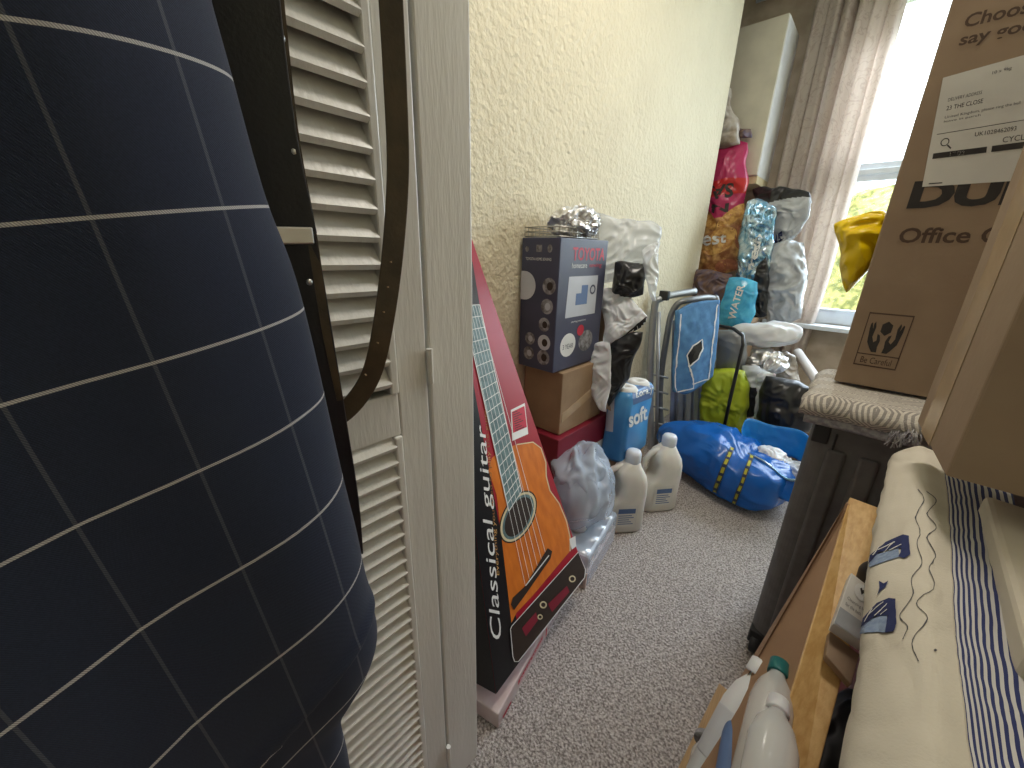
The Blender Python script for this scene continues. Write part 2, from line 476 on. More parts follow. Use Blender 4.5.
def suiting(nt, b):
    # navy twill with a thin chalk windowpane check in UV space (u, v already in stripe units)
    uv = nt.nodes.new('ShaderNodeUVMap'); sp = nt.nodes.new('ShaderNodeSeparateXYZ'); nt.links.new(uv.outputs[0], sp.inputs[0])
    tc = nt.nodes.new('ShaderNodeTexCoord'); so = nt.nodes.new('ShaderNodeSeparateXYZ'); nt.links.new(tc.outputs['Object'], so.inputs[0])
    tw = nmath(nt, 'ADD', so.outputs[1], nmath(nt, 'MULTIPLY', so.outputs[2], 0.9))
    tw = nmath(nt, 'SINE', nmath(nt, 'MULTIPLY', tw, 5200.0))
    def line(x, w):
        f = nmath(nt, 'ABSOLUTE', nmath(nt, 'SUBTRACT', nmath(nt, 'FRACT', nmath(nt, 'ADD', x, 0.5)), 0.5))
        return nmath(nt, 'LESS_THAN', f, w)
    nz = nt.nodes.new('ShaderNodeTexNoise'); nz.inputs['Scale'].default_value = 900; nt.links.new(tc.outputs['Object'], nz.inputs[0])
    br = nmath(nt, 'MULTIPLY_ADD', tw, 0.25, 0.6)
    h = nmath(nt, 'MULTIPLY', line(sp.outputs[1], 0.013), br)
    v = nmath(nt, 'MULTIPLY', nmath(nt, 'MULTIPLY', line(sp.outputs[0], 0.016), br), 0.13)
    f = nmath(nt, 'MAXIMUM', h, v)
    basec = nmix(nt, nmath(nt, 'MULTIPLY_ADD', tw, 0.3, nmath(nt, 'MULTIPLY', nz.outputs[0], 0.9)), (0.007, 0.013, 0.034), (0.018, 0.031, 0.072))
    nt.links.new(nmix(nt, f, basec, (0.72, 0.72, 0.73)), b.inputs['Base Color'])
    bp = nt.nodes.new('ShaderNodeBump'); bp.inputs['Strength'].default_value = 0.3; bp.inputs['Distance'].default_value = 0.0006
    nt.links.new(nmath(nt, 'ADD', tw, nz.outputs[0]), bp.inputs['Height']); nt.links.new(bp.outputs[0], b.inputs['Normal'])
    b.inputs['Sheen Weight'].default_value = 0.06
shader_pattern('suiting', suiting)
def curtain_cloth(nt, b):
    tc = nt.nodes.new('ShaderNodeTexCoord')
    n = nt.nodes.new('ShaderNodeTexNoise'); n.inputs['Scale'].default_value = 9; n.inputs['Detail'].default_value = 2; n.inputs['Distortion'].default_value = 2.5
    nt.links.new(tc.outputs['Object'], n.inputs[0])
    f = nmath(nt, 'GREATER_THAN', nmath(nt, 'ABSOLUTE', nmath(nt, 'SUBTRACT', n.outputs[0], 0.5)), 0.025)
    nt.links.new(nmix(nt, f, (0.50, 0.41, 0.36), (0.68, 0.61, 0.55)), b.inputs['Base Color'])
    tr = nt.nodes.new('ShaderNodeBsdfTranslucent'); tr.inputs[0].default_value = (0.75, 0.68, 0.62, 1)
    mx = nt.nodes.new('ShaderNodeMixShader'); mx.inputs[0].default_value = 0.5
    nt.links.new(b.outputs[0], mx.inputs[1]); nt.links.new(tr.outputs[0], mx.inputs[2])
    nt.links.new(mx.outputs[0], nt.nodes['Material Output'].inputs[0])
shader_pattern('curtain_cloth', curtain_cloth)
def striped_cloth(nt, b):
    uv = nt.nodes.new('ShaderNodeUVMap'); sp = nt.nodes.new('ShaderNodeSeparateXYZ'); nt.links.new(uv.outputs[0], sp.inputs[0])
    f = nmath(nt, 'GREATER_THAN', nmath(nt, 'FRACT', sp.outputs[0]), 0.5)
    nt.links.new(nmix(nt, f, (0.025, 0.035, 0.13), (0.55, 0.54, 0.52)), b.inputs['Base Color'])
shader_pattern('striped_cloth', striped_cloth)
def rug_weave(nt, b):
    uv = nt.nodes.new('ShaderNodeUVMap'); sp = nt.nodes.new('ShaderNodeSeparateXYZ'); nt.links.new(uv.outputs[0], sp.inputs[0])
    # nested diamonds
    fx = nmath(nt, 'PINGPONG', nmath(nt, 'MULTIPLY', sp.outputs[0], 3.0), 1.0)
    fy = nmath(nt, 'PINGPONG', nmath(nt, 'MULTIPLY', sp.outputs[1], 3.0), 1.0)
    d = nmath(nt, 'FRACT', nmath(nt, 'MULTIPLY', nmath(nt, 'ADD', fx, fy), 4.0))
    f = nmath(nt, 'GREATER_THAN', d, 0.5)
    tc = nt.nodes.new('ShaderNodeTexCoord'); n = nt.nodes.new('ShaderNodeTexNoise'); n.inputs['Scale'].default_value = 260
    nt.links.new(tc.outputs['Object'], n.inputs[0])
    nt.links.new(nmix(nt, f, (0.30, 0.275, 0.25), (0.62, 0.575, 0.50)), b.inputs['Base Color'])
    bp = nt.nodes.new('ShaderNodeBump'); bp.inputs['Strength'].default_value = 0.8; bp.inputs['Distance'].default_value = 0.003
    nt.links.new(nmath(nt, 'ADD', n.outputs[0], d), bp.inputs['Height']); nt.links.new(bp.outputs[0], b.inputs['Normal'])
shader_pattern('rug_weave', rug_weave)
def glass_mat(nt, b):
    t = nt.nodes.new('ShaderNodeBsdfTransparent'); g = nt.nodes.new('ShaderNodeBsdfGlossy'); g.inputs['Roughness'].default_value = 0.02
    mx = nt.nodes.new('ShaderNodeMixShader'); mx.inputs[0].default_value = 0.06
    nt.links.new(t.outputs[0], mx.inputs[1]); nt.links.new(g.outputs[0], mx.inputs[2])
    nt.links.new(mx.outputs[0], nt.nodes['Material Output'].inputs[0])
shader_pattern('glass', glass_mat)

# ------------------------------------------------------------------ the room
XW = -0.90        # left wall
YB = 3.32         # window wall
XF = -0.42        # face of the fitted cupboard
ZC = 2.72
XR = 1.15
YF = -1.1
struct(MB().box(-2.2, XR + .1, YF - .1, YB + .12, -0.06, 0.0).build('floor', M('carpet')))
struct(MB().box(-2.2, XR + .1, YF - .1, YB + .12, ZC, ZC + .06).build('ceiling', M('ceiling_white')))
struct(MB().box(XW - .1, XW, 0.30, 2.80, 0.0, ZC).build('wall_left', M('wallpaper')))
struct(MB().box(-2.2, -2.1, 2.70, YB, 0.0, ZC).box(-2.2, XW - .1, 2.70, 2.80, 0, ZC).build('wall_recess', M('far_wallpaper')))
struct(MB().box(XR, XR + .1, YF, YB, 0, ZC).build('wall_right', M('wallpaper')))
struct(MB().box(-2.2, XR + .1, YF - .1, YF, 0, ZC).build('wall_front', M('wallpaper')))
WX0, WX1, WZ0, WZ1 = -0.50, 0.95, 0.69, 2.50
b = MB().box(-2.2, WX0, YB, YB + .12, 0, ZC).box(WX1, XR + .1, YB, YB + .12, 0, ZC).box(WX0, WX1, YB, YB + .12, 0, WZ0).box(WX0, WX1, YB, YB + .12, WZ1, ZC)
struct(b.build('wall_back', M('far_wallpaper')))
# window
wf = MB().box(WX0, WX1, YB + .02, YB + .08, WZ0, WZ0 + .085).box(WX0, WX1, YB + .02, YB + .08, WZ1 - .07, WZ1)
wf.box(WX0, WX0 + .07, YB + .02, YB + .08, WZ0, WZ1).box(WX1 - .07, WX1, YB + .02, YB + .08, WZ0, WZ1)
wf.box(WX0, WX1, YB + .02, YB + .08, 1.55, 1.65).box(WX0, WX1, YB + .0, YB + .075, 1.585, 1.615)
wf.box(WX0 + .07, WX1 - .07, YB + .01, YB + .05, WZ0 + .085, WZ0 + .10).box(0.3, 0.36, YB + .02, YB + .08, WZ0, WZ1)
win = struct(wf.build('window_1', M('upvc'), bevel=0.004))
g = MB().box(WX0 + .05, WX1 - .05, YB + .048, YB + .052, WZ0 + .05, WZ1 - .05).build('pane', M('glass'), win)
ws_ = struct(MB().box(WX0 - .04, WX1 + .04, YB - .12, YB + .02, WZ0 - .03, WZ0).build('window_sill', M('upvc'), bevel=0.006))
# fitted cupboard: front wall, frame, louvre door
struct(MB().box(XF - .03, XF + .0, YF, -0.62, 0, ZC).box(XW, XF - .03, 0.30, 0.33, 0, ZC).build('wall_cupboard', M('gloss_paint')))
struct(MB().box(XF - .06, XF, 0.294, 0.374, 0, ZC).box(XF - .06, XF, -0.62, -0.55, 0, ZC).box(XF - .06, XF, -0.55, 0.294, 2.1, ZC).build('trim_1', M('gloss_paint'), bevel=0.003))
door = MB()
D0, D1 = -0.10, 0.290
SR = 0.232                      # slat right end
door.box(XF - .035, XF, SR + 0.012, D1, 0.03, 2.09).box(XF - .035, XF, D0, D0 + .05, 0.03, 2.09)
door.box(XF - .035, XF, D0 + .05, SR + .012, 0.865, 0.925).box(XF - .035, XF, D0 + .05, SR + .012, 0.03, 0.11).box(XF - .035, XF, D0 + .05, SR + .012, 2.02, 2.09)
for (a, b_) in ((0.11, 0.865), (0.925, 2.02)):       # inner bead
    door.box(XF - .03, XF + .004, SR, SR + .012, a, b_)
dr = struct(door.build('door_1', M('gloss_paint'), bevel=0.0025))
for (a, b_, st) in ((0.935, 2.015, 0.0285), (0.118, 0.862, 0.0235)):
    sl = MB(); z = a
    while z < b_:
        # each slat tilts: top edge towards the room side back
        sl.frame((XF + .002, D0 + .05, z), (-0.022, 0, st * 1.12), (0, SR - D0 - .05 + .002, 0), (0.003, 0, 0.0055))
        z += st
    sl.build('louvre_panel', M('gloss_paint'), dr)
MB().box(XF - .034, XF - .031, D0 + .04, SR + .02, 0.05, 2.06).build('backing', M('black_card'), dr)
for z in (0.952, 0.125):
    h = MB(); h.tube([(XF + .004, 0.292, z - .024), (XF + .004, 0.292, z + .024)], 0.0045, 8); h.build('hinge', M('gloss_paint'), dr)
# ceiling lamp (out of the frame, gives the warm light)
cl = thing('ceiling_lamp', (-0.10, 1.15, 2.64), 'round white ceiling lamp above the boxes', 'lamp')
MB().lathe([(0.05, 0.075), (0.10, 0.07), (0.10, 0.06), (0.03, 0.05)], (-0.10, 1.15, 2.645)).build('lamp_base', M('upvc'), cl, smooth=True)

# ------------------------------------------------------------------ outside
gb = MB().box(-9, 9, 3.6, 14, -0.15, -0.05).build('lawn', M('grass')); tag(gb, 'pale lawn outside the window', 'lawn'); gb['kind'] = 'structure'
def hedge():
    vs = []; fs = []; nu, nv = 90, 26
    for j in range(nv + 1):
        for i in range(nu + 1):
            x = -4 + 8 * i / nu; t = j / nv
            z = -0.06 + 1.90 * math.sin(t * math.pi) ** 0.55; y = 6.3 - 0.6 * math.cos(t * math.pi)
            p = Vector((x, y, z)); k = 0.12 * noise.noise(p * 5) + 0.06 * noise.noise(p * 13)
            p += Vector((k, -k, k if 0 < j < nv else 0)); vs.append(p)
    fs = gridfaces(nu, nv)
    o = link('hedge', vs, fs, M('hedge'), smooth=False); tag(o, 'sunlit yellow green hedge outside the window', 'hedge', kind='stuff')
hedge()

# ------------------------------------------------------------------ hanging jacket (close, left)
def jacket():
    # outline of the side facing the room: back edge yR(z)
    t = thing('suit_jacket', (-0.33, -0.05, 0.62), 'navy wool suit jacket with thin chalk windowpane check hanging in front of louvre door', 'jacket')
    prof = [(1.62, 0.00, 0.030), (1.45, 0.035, 0.045), (1.30, 0.056, 0.055), (1.20, 0.066, 0.058), (1.13, 0.073, 0.060), (1.07, 0.084, 0.062), (0.94, 0.092, 0.065), (0.88, 0.097, 0.066), (0.827, 0.100, 0.066), (0.78, 0.107, 0.064), (0.755, 0.110, 0.063), (0.732, 0.107, 0.062), (0.710, 0.096, 0.060), (0.690, 0.080, 0.058), (0.672, 0.068, 0.056), (0.65, 0.064, 0.055), (0.60, 0.066, 0.052), (0.55, 0.066, 0.05)]
    cy0 = -0.36
    rows = spline([(z, y, d) for z, y, d in prof], 190)
    n = 96; vs = []; uvs = []
    for r in rows:
        z, yR, d = r
        x0 = -0.307
        for k in range(n):
            a = 2 * math.pi * k / n
            yS = yR + 0.014; cyc = (yS + cy0) / 2; ry = (yS - cy0) / 2
            c, s = math.cos(a), math.sin(a)
            y = cyc + ry * math.copysign(abs(c) ** 0.40, c)
            x = x0 + d * math.copysign(abs(s) ** 0.42, s)
            if s > 0:
                # soft vertical drape folds + cuff-like fold near the hem
                x += 0.006 * math.sin(y * 38 + z * 6) + 0.004 * noise.noise(Vector((0, y * 14, z * 6)))
                hem = 0.724 + 0.63 * y
                q = (z - hem) / 0.0035
                x += 0.005 * math.exp(-((z - hem - .006) / .009) ** 2)
                x += -0.013 * (1 / (1 + math.exp(max(-30, min(30, q)))))
                x -= 0.10 * max(0, 0.02 - y) ** 1.2 if y < 0.02 else 0
            vs.append(Vector((x, y, z)))
            sag = 0.06 * (y - 0.02)**2 * 8 if y < 0.02 else 0.0
            vv = z - y * max(0, .14 + .55 * (1.17 - z))
            # stripe rows at these heights -> integer v
            hs = [1.368, 1.303, 1.238, 1.173, 1.108, 1.043, 0.98, 0.907, 0.82, 0.735, 0.65]
            v_ = 0.0
            if vv >= hs[0]: v_ = 0 - (vv - hs[0]) / 0.068
            elif vv <= hs[-1]: v_ = 10 + (hs[-1] - vv) / 0.08
            else:
                for q_ in range(10):
                    if hs[q_] >= vv >= hs[q_ + 1]: v_ = q_ + (hs[q_] - vv) / (hs[q_] - hs[q_ + 1])
            if z < 0.724 + 0.63 * y: v_ += 0.35
            u_ = (y - 0.008 + (z - 1.111) * 0.095) / 0.049
            uvs.append((u_, v_))
    fs = []
    m = len(rows)
    for i in range(m - 1):
        for k in range(n): fs.append((i * n + k, i * n + (k + 1) % n, (i + 1) * n + (k + 1) % n, (i + 1) * n + k))
    fs.append(tuple(range(n))); fs.append(tuple(reversed([(m - 1) * n + k for k in range(n)])))
    o = link('sleeve', vs, fs, M('suiting'), t, smooth=True, uvs=uvs)
    mb = MB(); mb.tube([(-0.31, -0.15, 1.60), (-0.31, -0.15, 1.72), (-0.33, -0.15, 1.76), (-0.36, -0.15, 1.77), (-0.40, -0.15, 1.74), (-0.415, -0.15, 1.72)], 0.003, 8)
    mb.build('hanger_hook', M('steel'), t, smooth=True)
jacket()

# ------------------------------------------------------------------ belts on the louvre door
def ribbon(pts, width_dirs, th_dir, w, th, mi=0, n=40):
    """band: centreline pts, width vector per point, thickness"""
    c = spline(pts, n); wd = spline(width_dirs, n); rings = []
    for i, p in enumerate(c):
        t = (c[min(i + 1, n)] - c[max(i - 1, 0)]).normalized()
        wv = wd[i] - t * wd[i].dot(t); wv.normalize(); nn = t.cross(wv)
        ww = w[0] + (w[1] - w[0]) * i / n if isinstance(w, tuple) else w
        rings.append([p + wv * ww / 2 + nn * th / 2, p - wv * ww / 2 + nn * th / 2, p - wv * ww / 2 - nn * th / 2, p + wv * ww / 2 - nn * th / 2])
    return rings
bl = thing('black_belt', P(300, 300, x=-0.37), 'black leather belt with brown edge and silver keeper hanging beside the jacket', 'belt')
xb = -0.375
path = [P(240, -60, x=xb), P(252, 40, x=xb), P(268, 140, x=xb), P(290, 235, x=xb)]
wd = [Vector((0.35, 1, -0.0))] * 4
MB().loft(ribbon(path, wd, None, 0.042, 0.004)).build('upper_strap', M('black_leather'), bl, bevel=0.001)
path = [P(p[0] + dx, p[1], x=xb + .004) for p, dx in (((252, -60), 17), ((262, 40), 18), ((275, 140), 18), ((298, 238), 14), ((315, 330), 11), ((333, 400), 7))]
MB().loft(ribbon(path, [Vector((0.3, 1, 0))] * 6, None, (0.012, 0.006), 0.003)).build('brown_edge', M('brown_leather'), bl)
path = [P(297, 235, x=xb), P(315, 320, x=xb), P(333, 410, x=xb), P(350, 500, x=xb), P(357, 555, x=xb)]
MB().loft(ribbon(path, [Vector((0.35, 1, 0))] * 5, None, (0.030, 0.014), 0.004)).build('lower_strap', M('black_leather'), bl, bevel=0.001)
a = P(272, 226, x=xb + .010); c = P(313, 227, x=xb + .010)
MB().frame(a, c - a, (0, 0, -0.014), (-0.014, 0, 0)).build('keeper', M('steel'), bl, bevel=0.0015)
for (px, py) in ((281, 38), (294, 152), (309, 282)):
    q = P(px, py, x=xb + .0055); MB().lathe([(0.0028, 0), (0.0028, 0.0014), (0.0015, 0.0024)], q, (1, 0.2, 0), 10).build('rivet', M('steel'), bl, smooth=True)
bb = thing('brown_belt', P(390, 200, x=-0.39), 'brown leather belt looped down in front of the louvre door', 'belt')
pts = [P(387, -120, x=-0.37), P(390, -20, x=-0.372), P(395, 80, x=-0.37), P(398, 170, x=-0.37), P(393, 250, x=-0.37), P(384, 320, x=-0.372), P(373, 370, x=-0.378), P(356, 400, x=-0.385), P(335, 418, x=-0.392), P(315, 420, x=-0.40)]
wds = [Vector((0.5, 1, 0))] * 4 + [Vector((0.5, 1, 0)), Vector((0.3, 1, 0.2)), Vector((0.2, 0.8, -0.6)), Vector((0.2, 0.5, -0.9)), Vector((0.2, 0.2, -1)), Vector((0.2, 0, -1))]
MB().loft(ribbon(pts, wds, None, 0.021, 0.0035, n=60)).build('strap', M('brown_leather'), bb, bevel=0.001)
for (px, py) in ((391, 262), (388, 287), (384, 312), (378, 343), (366, 375)):
    q = P(px, py, x=-0.367); MB().lathe([(0.0009, -0.004), (0.0009, 0.001)], q, (1, -0.3, 0.1), 8).build('belt_hole', M('tape'), bb)

# ------------------------------------------------------------------ guitar box on a flat carton
def guitar_box():
    lb = thing('flat_carton', (-0.48, 0.6, 0), 'low pale carton with pink print lying flat on the carpet under the guitar box', 'box')
    A = P(498, 729, z=0); B = P(562, 607, z=0); B2 = A + (B - A) * 1.12; u = (B2 - A); nrm = Vector((-u.y, u.x, 0)).normalized()
    hh = 0.052
    cm = MB().frame(A, u, nrm * 0.30, (0, 0, hh)); cm.build('carton', M('pink_card'), lb, bevel=0.003)
    f = plane(A, u, (0, 0, hh))
    prt('red_print_band', merge(s_rect(.22, .48, .55, .78), s_rect(.60, .2, .62, .8), s_rect(0.05, .12, .14, .3)), f, M('red_print'), lb)
    prt('lettering', merge(fit(s_text('GUITAR STAND'), .24, .56, .53, .70)), plane(A, u, (0, 0, hh), .0016), M('white_print'), lb)
    prt('lettering', fit(s_text('CLASSICAL 4/4'), .64, .35, .95, .60), f, M('print_grey'), lb)
    t = thing('guitar_box', (-0.6, 0.65, 0.05), 'tall red and black printed classical guitar box leaning on the cream wall', 'box')
    BL = P(496, 694, z=0.104); BR = P(585, 572, z=0.125); Bc = (BL + BR) / 2
    T = P(448, 250, x=-0.86)
    n = (T - Bc).cross(BL - BR).normalized()
    if n.x < 0: n = -n
    onp = lambda px, py: CAM + ray(px, py) * ((BL - CAM).dot(n) / ray(px, py).dot(n))
    TR = onp(459, 200); TL = onp(433, 200)
    up = TL - BL; u = BL - BR
    th = 0.085
    q = [BL, BR, TR, TL]; q = q + [p - n * th for p in q]
    mb = MB().add(q, [(0, 1, 2, 3), (7, 6, 5, 4), (0, 4, 5, 1), (1, 5, 6, 2), (2, 6, 7, 3), (3, 7, 4, 0)])
    mb.build('carton', M('red_card'), t, bevel=0.002)
    bv = mb.bvh(); N = n
    fc = lambda off=.0009: (lambda px, py: (lambda r: CAM + r * ((BR - CAM).dot(N) / r.dot(N)) + N * off)(ray(px, py)))
    uv = lambda off=.0009: (lambda x, y: (BL * (1 - x) + BR * x) * (1 - y) + (TL * (1 - x) + TR * x) * y + N * off)     # x from left edge, y up
    Z5 = lambda pts: [(460 + x / 2.477, 430 + y / 2.477) for x, y in pts]
    prt('black_print', s_rect(0, 0, .245, 1), uv(.0004), M('black_card'), t)
    prt('black_print', s_rect(.24, 0, 1.0, .06), uv(.0004), M('black_card'), t)
    # side face left (visible sliver)
    side = plane(BL - n * th, n * th, up, .0006)
    prt('side_print', s_rect(), side, M('black_card'), t)
    body = Z5([(70, 100), (78, 70), (100, 50), (140, 36), (180, 30), (200, 45), (212, 80), (213, 115), (222, 150), (245, 182), (263, 225), (272, 265), (272, 300), (230, 350), (180, 410), (140, 452), (127, 478), (118, 400), (104, 280), (90, 160)])
    prt('guitar_picture', s_poly(body), fc(.0007), M('guitar_orange'), t)
    out = body[3:13]
    prt('guitar_rim_picture', s_line(out, 1.1), fc(.0011), M('cream_print'), t)
    c = (460 + 143 / 2.477, 430 + 215 / 2.477)
    rot = math.radians(-63)
    def el(a, b_, a2=None, b2=None, n=36):
        pts = [(c[0] + a * math.cos(t_) * math.cos(rot) - b_ * math.sin(t_) * math.sin(rot), c[1] + a * math.cos(t_) * math.sin(rot) + b_ * math.sin(t_) * math.cos(rot)) for t_ in [2 * math.pi * k / n for k in range(n)]]
        return pts, [tuple(range(n))]
    prt('soundhole_picture', el(28.5, 15.5), fc(.0012), M('guitar_dark'), t)
    prt('soundhole_picture', el(27, 14.3), fc(.0015), M('cream_print'), t)
    prt('soundhole_picture', el(24.5, 12.6), fc(.0018), M('fret'), t)
    prt('soundhole_picture', el(21.5, 10.8), fc(.0021), M('guitar_dark'), t)
    fb = [(462, 306), (479, 305), (521, 491), (508, 511)]
    FL = lambda q: (462 + 46 * q, 306 + 205 * q); FR = lambda q: (479 + 42 * q, 305 + 186 * q)
    prt('fretboard_picture', s_poly(fb), fc(.0024), M('fret'), t)
    prt('headstock_picture', s_poly([(452, 262), (472, 262), (479, 305), (462, 306)]), fc(.0026), M('guitar_dark'), t)
    fr_ = [s_line([FL(0), FL(1), (508.2, 511), FR(1), FR(0)], .8)]
    fr_ += [s_line([FL(q), FR(q)], 0.8) for q in [1 - (1 - k / 19) ** 1.15 for k in range(19)]]
    prt('fret_picture', merge(*fr_), fc(.0029), M('white_print'), t)
    strs = []
    for k in range(6):
        q = .1 + .16 * k; strs.append(s_line([(462 + 17 * q, 306), (525.5 + k * 3.8, 590 - k * 7.6)], 0.4))
    prt('string_picture', merge(*strs), fc(.0031), M('white_print'), t)
    prt('bridge_picture', s_poly(Z5([(124, 432), (128, 415), (160, 385), (215, 292), (226, 300), (222, 318), (165, 400), (132, 445)])), fc(.0034), M('guitar_dark'), t)
    prt('bridge_picture', s_line(Z5([(160, 385), (218, 310)]), 1.0), fc(.0037), M('white_print'), t)
    # corner panel with picture of accessories
    pan = Z5([(122, 492), (126, 484), (290, 302), (308, 345), (306, 365), (142, 572), (132, 572), (128, 560)])
    prt('accessory_panel', s_poly(pan), fc(.0040), M('guitar_dark'), t)
    prt('accessory_panel_outline', s_line(pan + pan[:1], 0.7), fc(.0043), M('white_print'), t)
    prt('accessory_picture', s_poly(Z5([(150, 490), (185, 450), (190, 470), (160, 510)])), fc(.0046), M('dark_red_card'), t)
    prt('accessory_picture', s_poly(Z5([(215, 430), (262, 385), (268, 400), (225, 450)])), fc(.0046), M('dark_red_card'), t)
    prt('accessory_picture', merge(s_ring(460 + 203 / 2.477, 430 + 432 / 2.477, 2.2, 3.6), s_ring(460 + 195 / 2.477, 430 + 462 / 2.477, 1.6, 2.6), s_ring(460 + 275 / 2.477, 430 + 368 / 2.477, 2.2, 3.4)), fc(.0049), M('cream_print'), t)
    # words
    q = [(500.5, 641), (482, 442 + 60), (471.5, 442 + 60), (487, 638)]
    prt('lettering', s_text('Classical guitar', 0, 0.0), lambda x, y: fc(.0012)(505 - 17.5 * x - (14.5 - 3 * x) * y, 641 - 214 * x - 3 * y), M('white_print'), t)
    prt('lettering', s_text('Everything you need to play the guitar'), lambda x, y: fc(.0012)(500 - 13 * x - 4.0 * y, 575 - 170 * x), M('pastry'), t)
    lab = [(512, 441), (528, 434), (524.5, 403), (510, 410)]
    prt('barcode_label', s_poly([(512, 441), (528, 434), (524.5, 403), (510.5, 410)]), fc(.0010), M('white_print'), t)
    prt('barcode_label', s_poly([(512.7, 433), (526.5, 427), (524, 406), (511.5, 412)]), fc(.0016), M('red_print'), t)
    prt('barcode', merge(*[s_line([(512 + .35 * k, 413 + 2.2 * k), (517 + .35 * k + (k % 3) * 2, 411 + 2.2 * k - (k % 3) * .8)], 0.8) for k in range(9)]), fc(.0020), M('print_black'), t)
    prt('price_tag', s_poly(Z5([(270, 270), (285, 262), (287, 288), (276, 296)])), fc(.0014), M('white_print'), t)
guitar_box()

# ------------------------------------------------------------------ stack by the wall: brown carton, red carton, sewing machine carton
TX0, TX1, TY0, TY1, TZ0, TZ1 = -0.893, -0.737, 1.013, 1.300, 0.713, 1.145
t = thing('dark_red_carton', (-0.8, 1.2, 0), 'dark red carton on the carpet behind the guitar box and plastic bag', 'box')
MB().box(-0.893, -0.70, 1.02, 1.62, 0.0, 0.47).build('carton', M('dark_red_card'), t, bevel=0.003)
MB().box(-0.702, -0.6985, 1.25, 1.42, 0.25, 0.36).build('pale_label', M('label_white'), t)
t = thing('brown_carton', (-0.8, 1.2, .47), 'plain brown cardboard carton under the navy sewing machine box', 'box')
MB().box(-0.893, -0.72, 1.05, 1.34, 0.472, 0.708).build('carton', M('card_dark'), t, bevel=0.003)
MB().frame((-0.72, 1.06, 0.52), (0, 0.28, 0.075), (0, 0, 0.035), (0.0015, 0, 0)).build('tape_strip', M('tape'), t)
MB().frame((-0.72, 1.30, 0.53), (0.05, 0.035, -0.03), (0, 0.02, 0.14), (0.003, -0.003, 0)).build('open_flap', M('card'), t)

t = thing('sewing_machine_box', (-0.81, 1.14, TZ0), 'navy sewing machine box with round photos stacked against the cream wall', 'box')
mb = MB().box(TX0, TX1, TY0, TY1, TZ0, TZ1); mb.build('carton', M('navy_card'), t, bevel=0.003)
R_ = plane((TX1, TY0, TZ0), (0, TY1 - TY0, 0), (0, 0, TZ1 - TZ0))
R2 = plane((TX1, TY0, TZ0), (0, TY1 - TY0, 0), (0, 0, TZ1 - TZ0), .0014)
R3 = plane((TX1, TY0, TZ0), (0, TY1 - TY0, 0), (0, 0, TZ1 - TZ0), .0019)
L_ = plane((TX0, TY0, TZ0), (TX1 - TX0, 0, 0), (0, 0, TZ1 - TZ0))
L2 = plane((TX0, TY0, TZ0), (TX1 - TX0, 0, 0), (0, 0, TZ1 - TZ0), .0014)
prt('brand_lettering', fit(s_text('TOYOTA', 0, .02), .24, .845, .93, .94), R_, M('red_print'), t)
prt('lettering', fit(s_text('homecare'), .24, .79, .55, .83), R_, M('white_print'), t)
prt('lettering', fit(s_text('sewing'), .60, .785, .88, .825), R_, M('red_print'), t)
prt('machine_picture', s_poly([(.17, .42), (.82, .42), (.82, .73), (.20, .73)]), R_, M('pale_print'), t)
prt('machine_picture', s_poly([(.36, .51), (.61, .51), (.61, .66), (.47, .66), (.47, .60), (.36, .60)]), R2, M('blue_print'), t)
prt('machine_dial', merge(s_ring(.72, .62, .04, .065, .6)), R2, M('navy_card'), t)
prt('lettering', fit(s_text('sewing machine'), .3, .37, .62, .39), R_, M('white_print'), t)
prt('round_picture', s_circle(.27, .20, .16, .095), R_, M('white_print'), t)
prt('round_picture', s_circle(.66, .20, .16, .09), R_, M('grey_print'), t)
prt('round_badge', s_circle(.52, .30, .075, .045), R2, M('red_print'), t)
prt('lettering', fit(s_text('3 YEAR'), .16, .17, .38, .21), R2, M('navy_card'), t)
for i, (x, y, r) in enumerate([(.30, .65, .36), (.78, .66, .17), (.75, .51, .16), (.70, .37, .15), (.32, .24, .14), (.72, .23, .17), (.30, .12, .15), (.72, .11, .17)]):
    if i == 0: x, r = .12, .30
    ry = r * .155 / .43
    if i == 0: s = s_poly([(0.0, y - ry)] + [(x + r * math.cos(a), y + ry * math.sin(a)) for a in [math.radians(d) for d in range(-90, 91, 12)]] + [(0.0, y + ry)])
    else: s = s_circle(x, y, r, ry)
    prt('round_picture', s, L_, M('pale_print' if i in (0, 5) else 'grey_print'), t)
    if i: prt('round_picture_detail', s_circle(x + .02, y, r * .45, ry * .5), L2, M('guitar_dark' if i % 2 else 'pale_print'), t)
prt('lettering', fit(s_text('TOYOTA HOME SEWING'), .12, .84, .8, .86), L_, M('white_print'), t)
for s_ in (s_circle(.15, .92, .05, .02), s_rect(.4, .90, .55, .95), s_circle(.75, .925, .06, .028)): prt('small_icon', s_, L_, M('grey_print'), t)

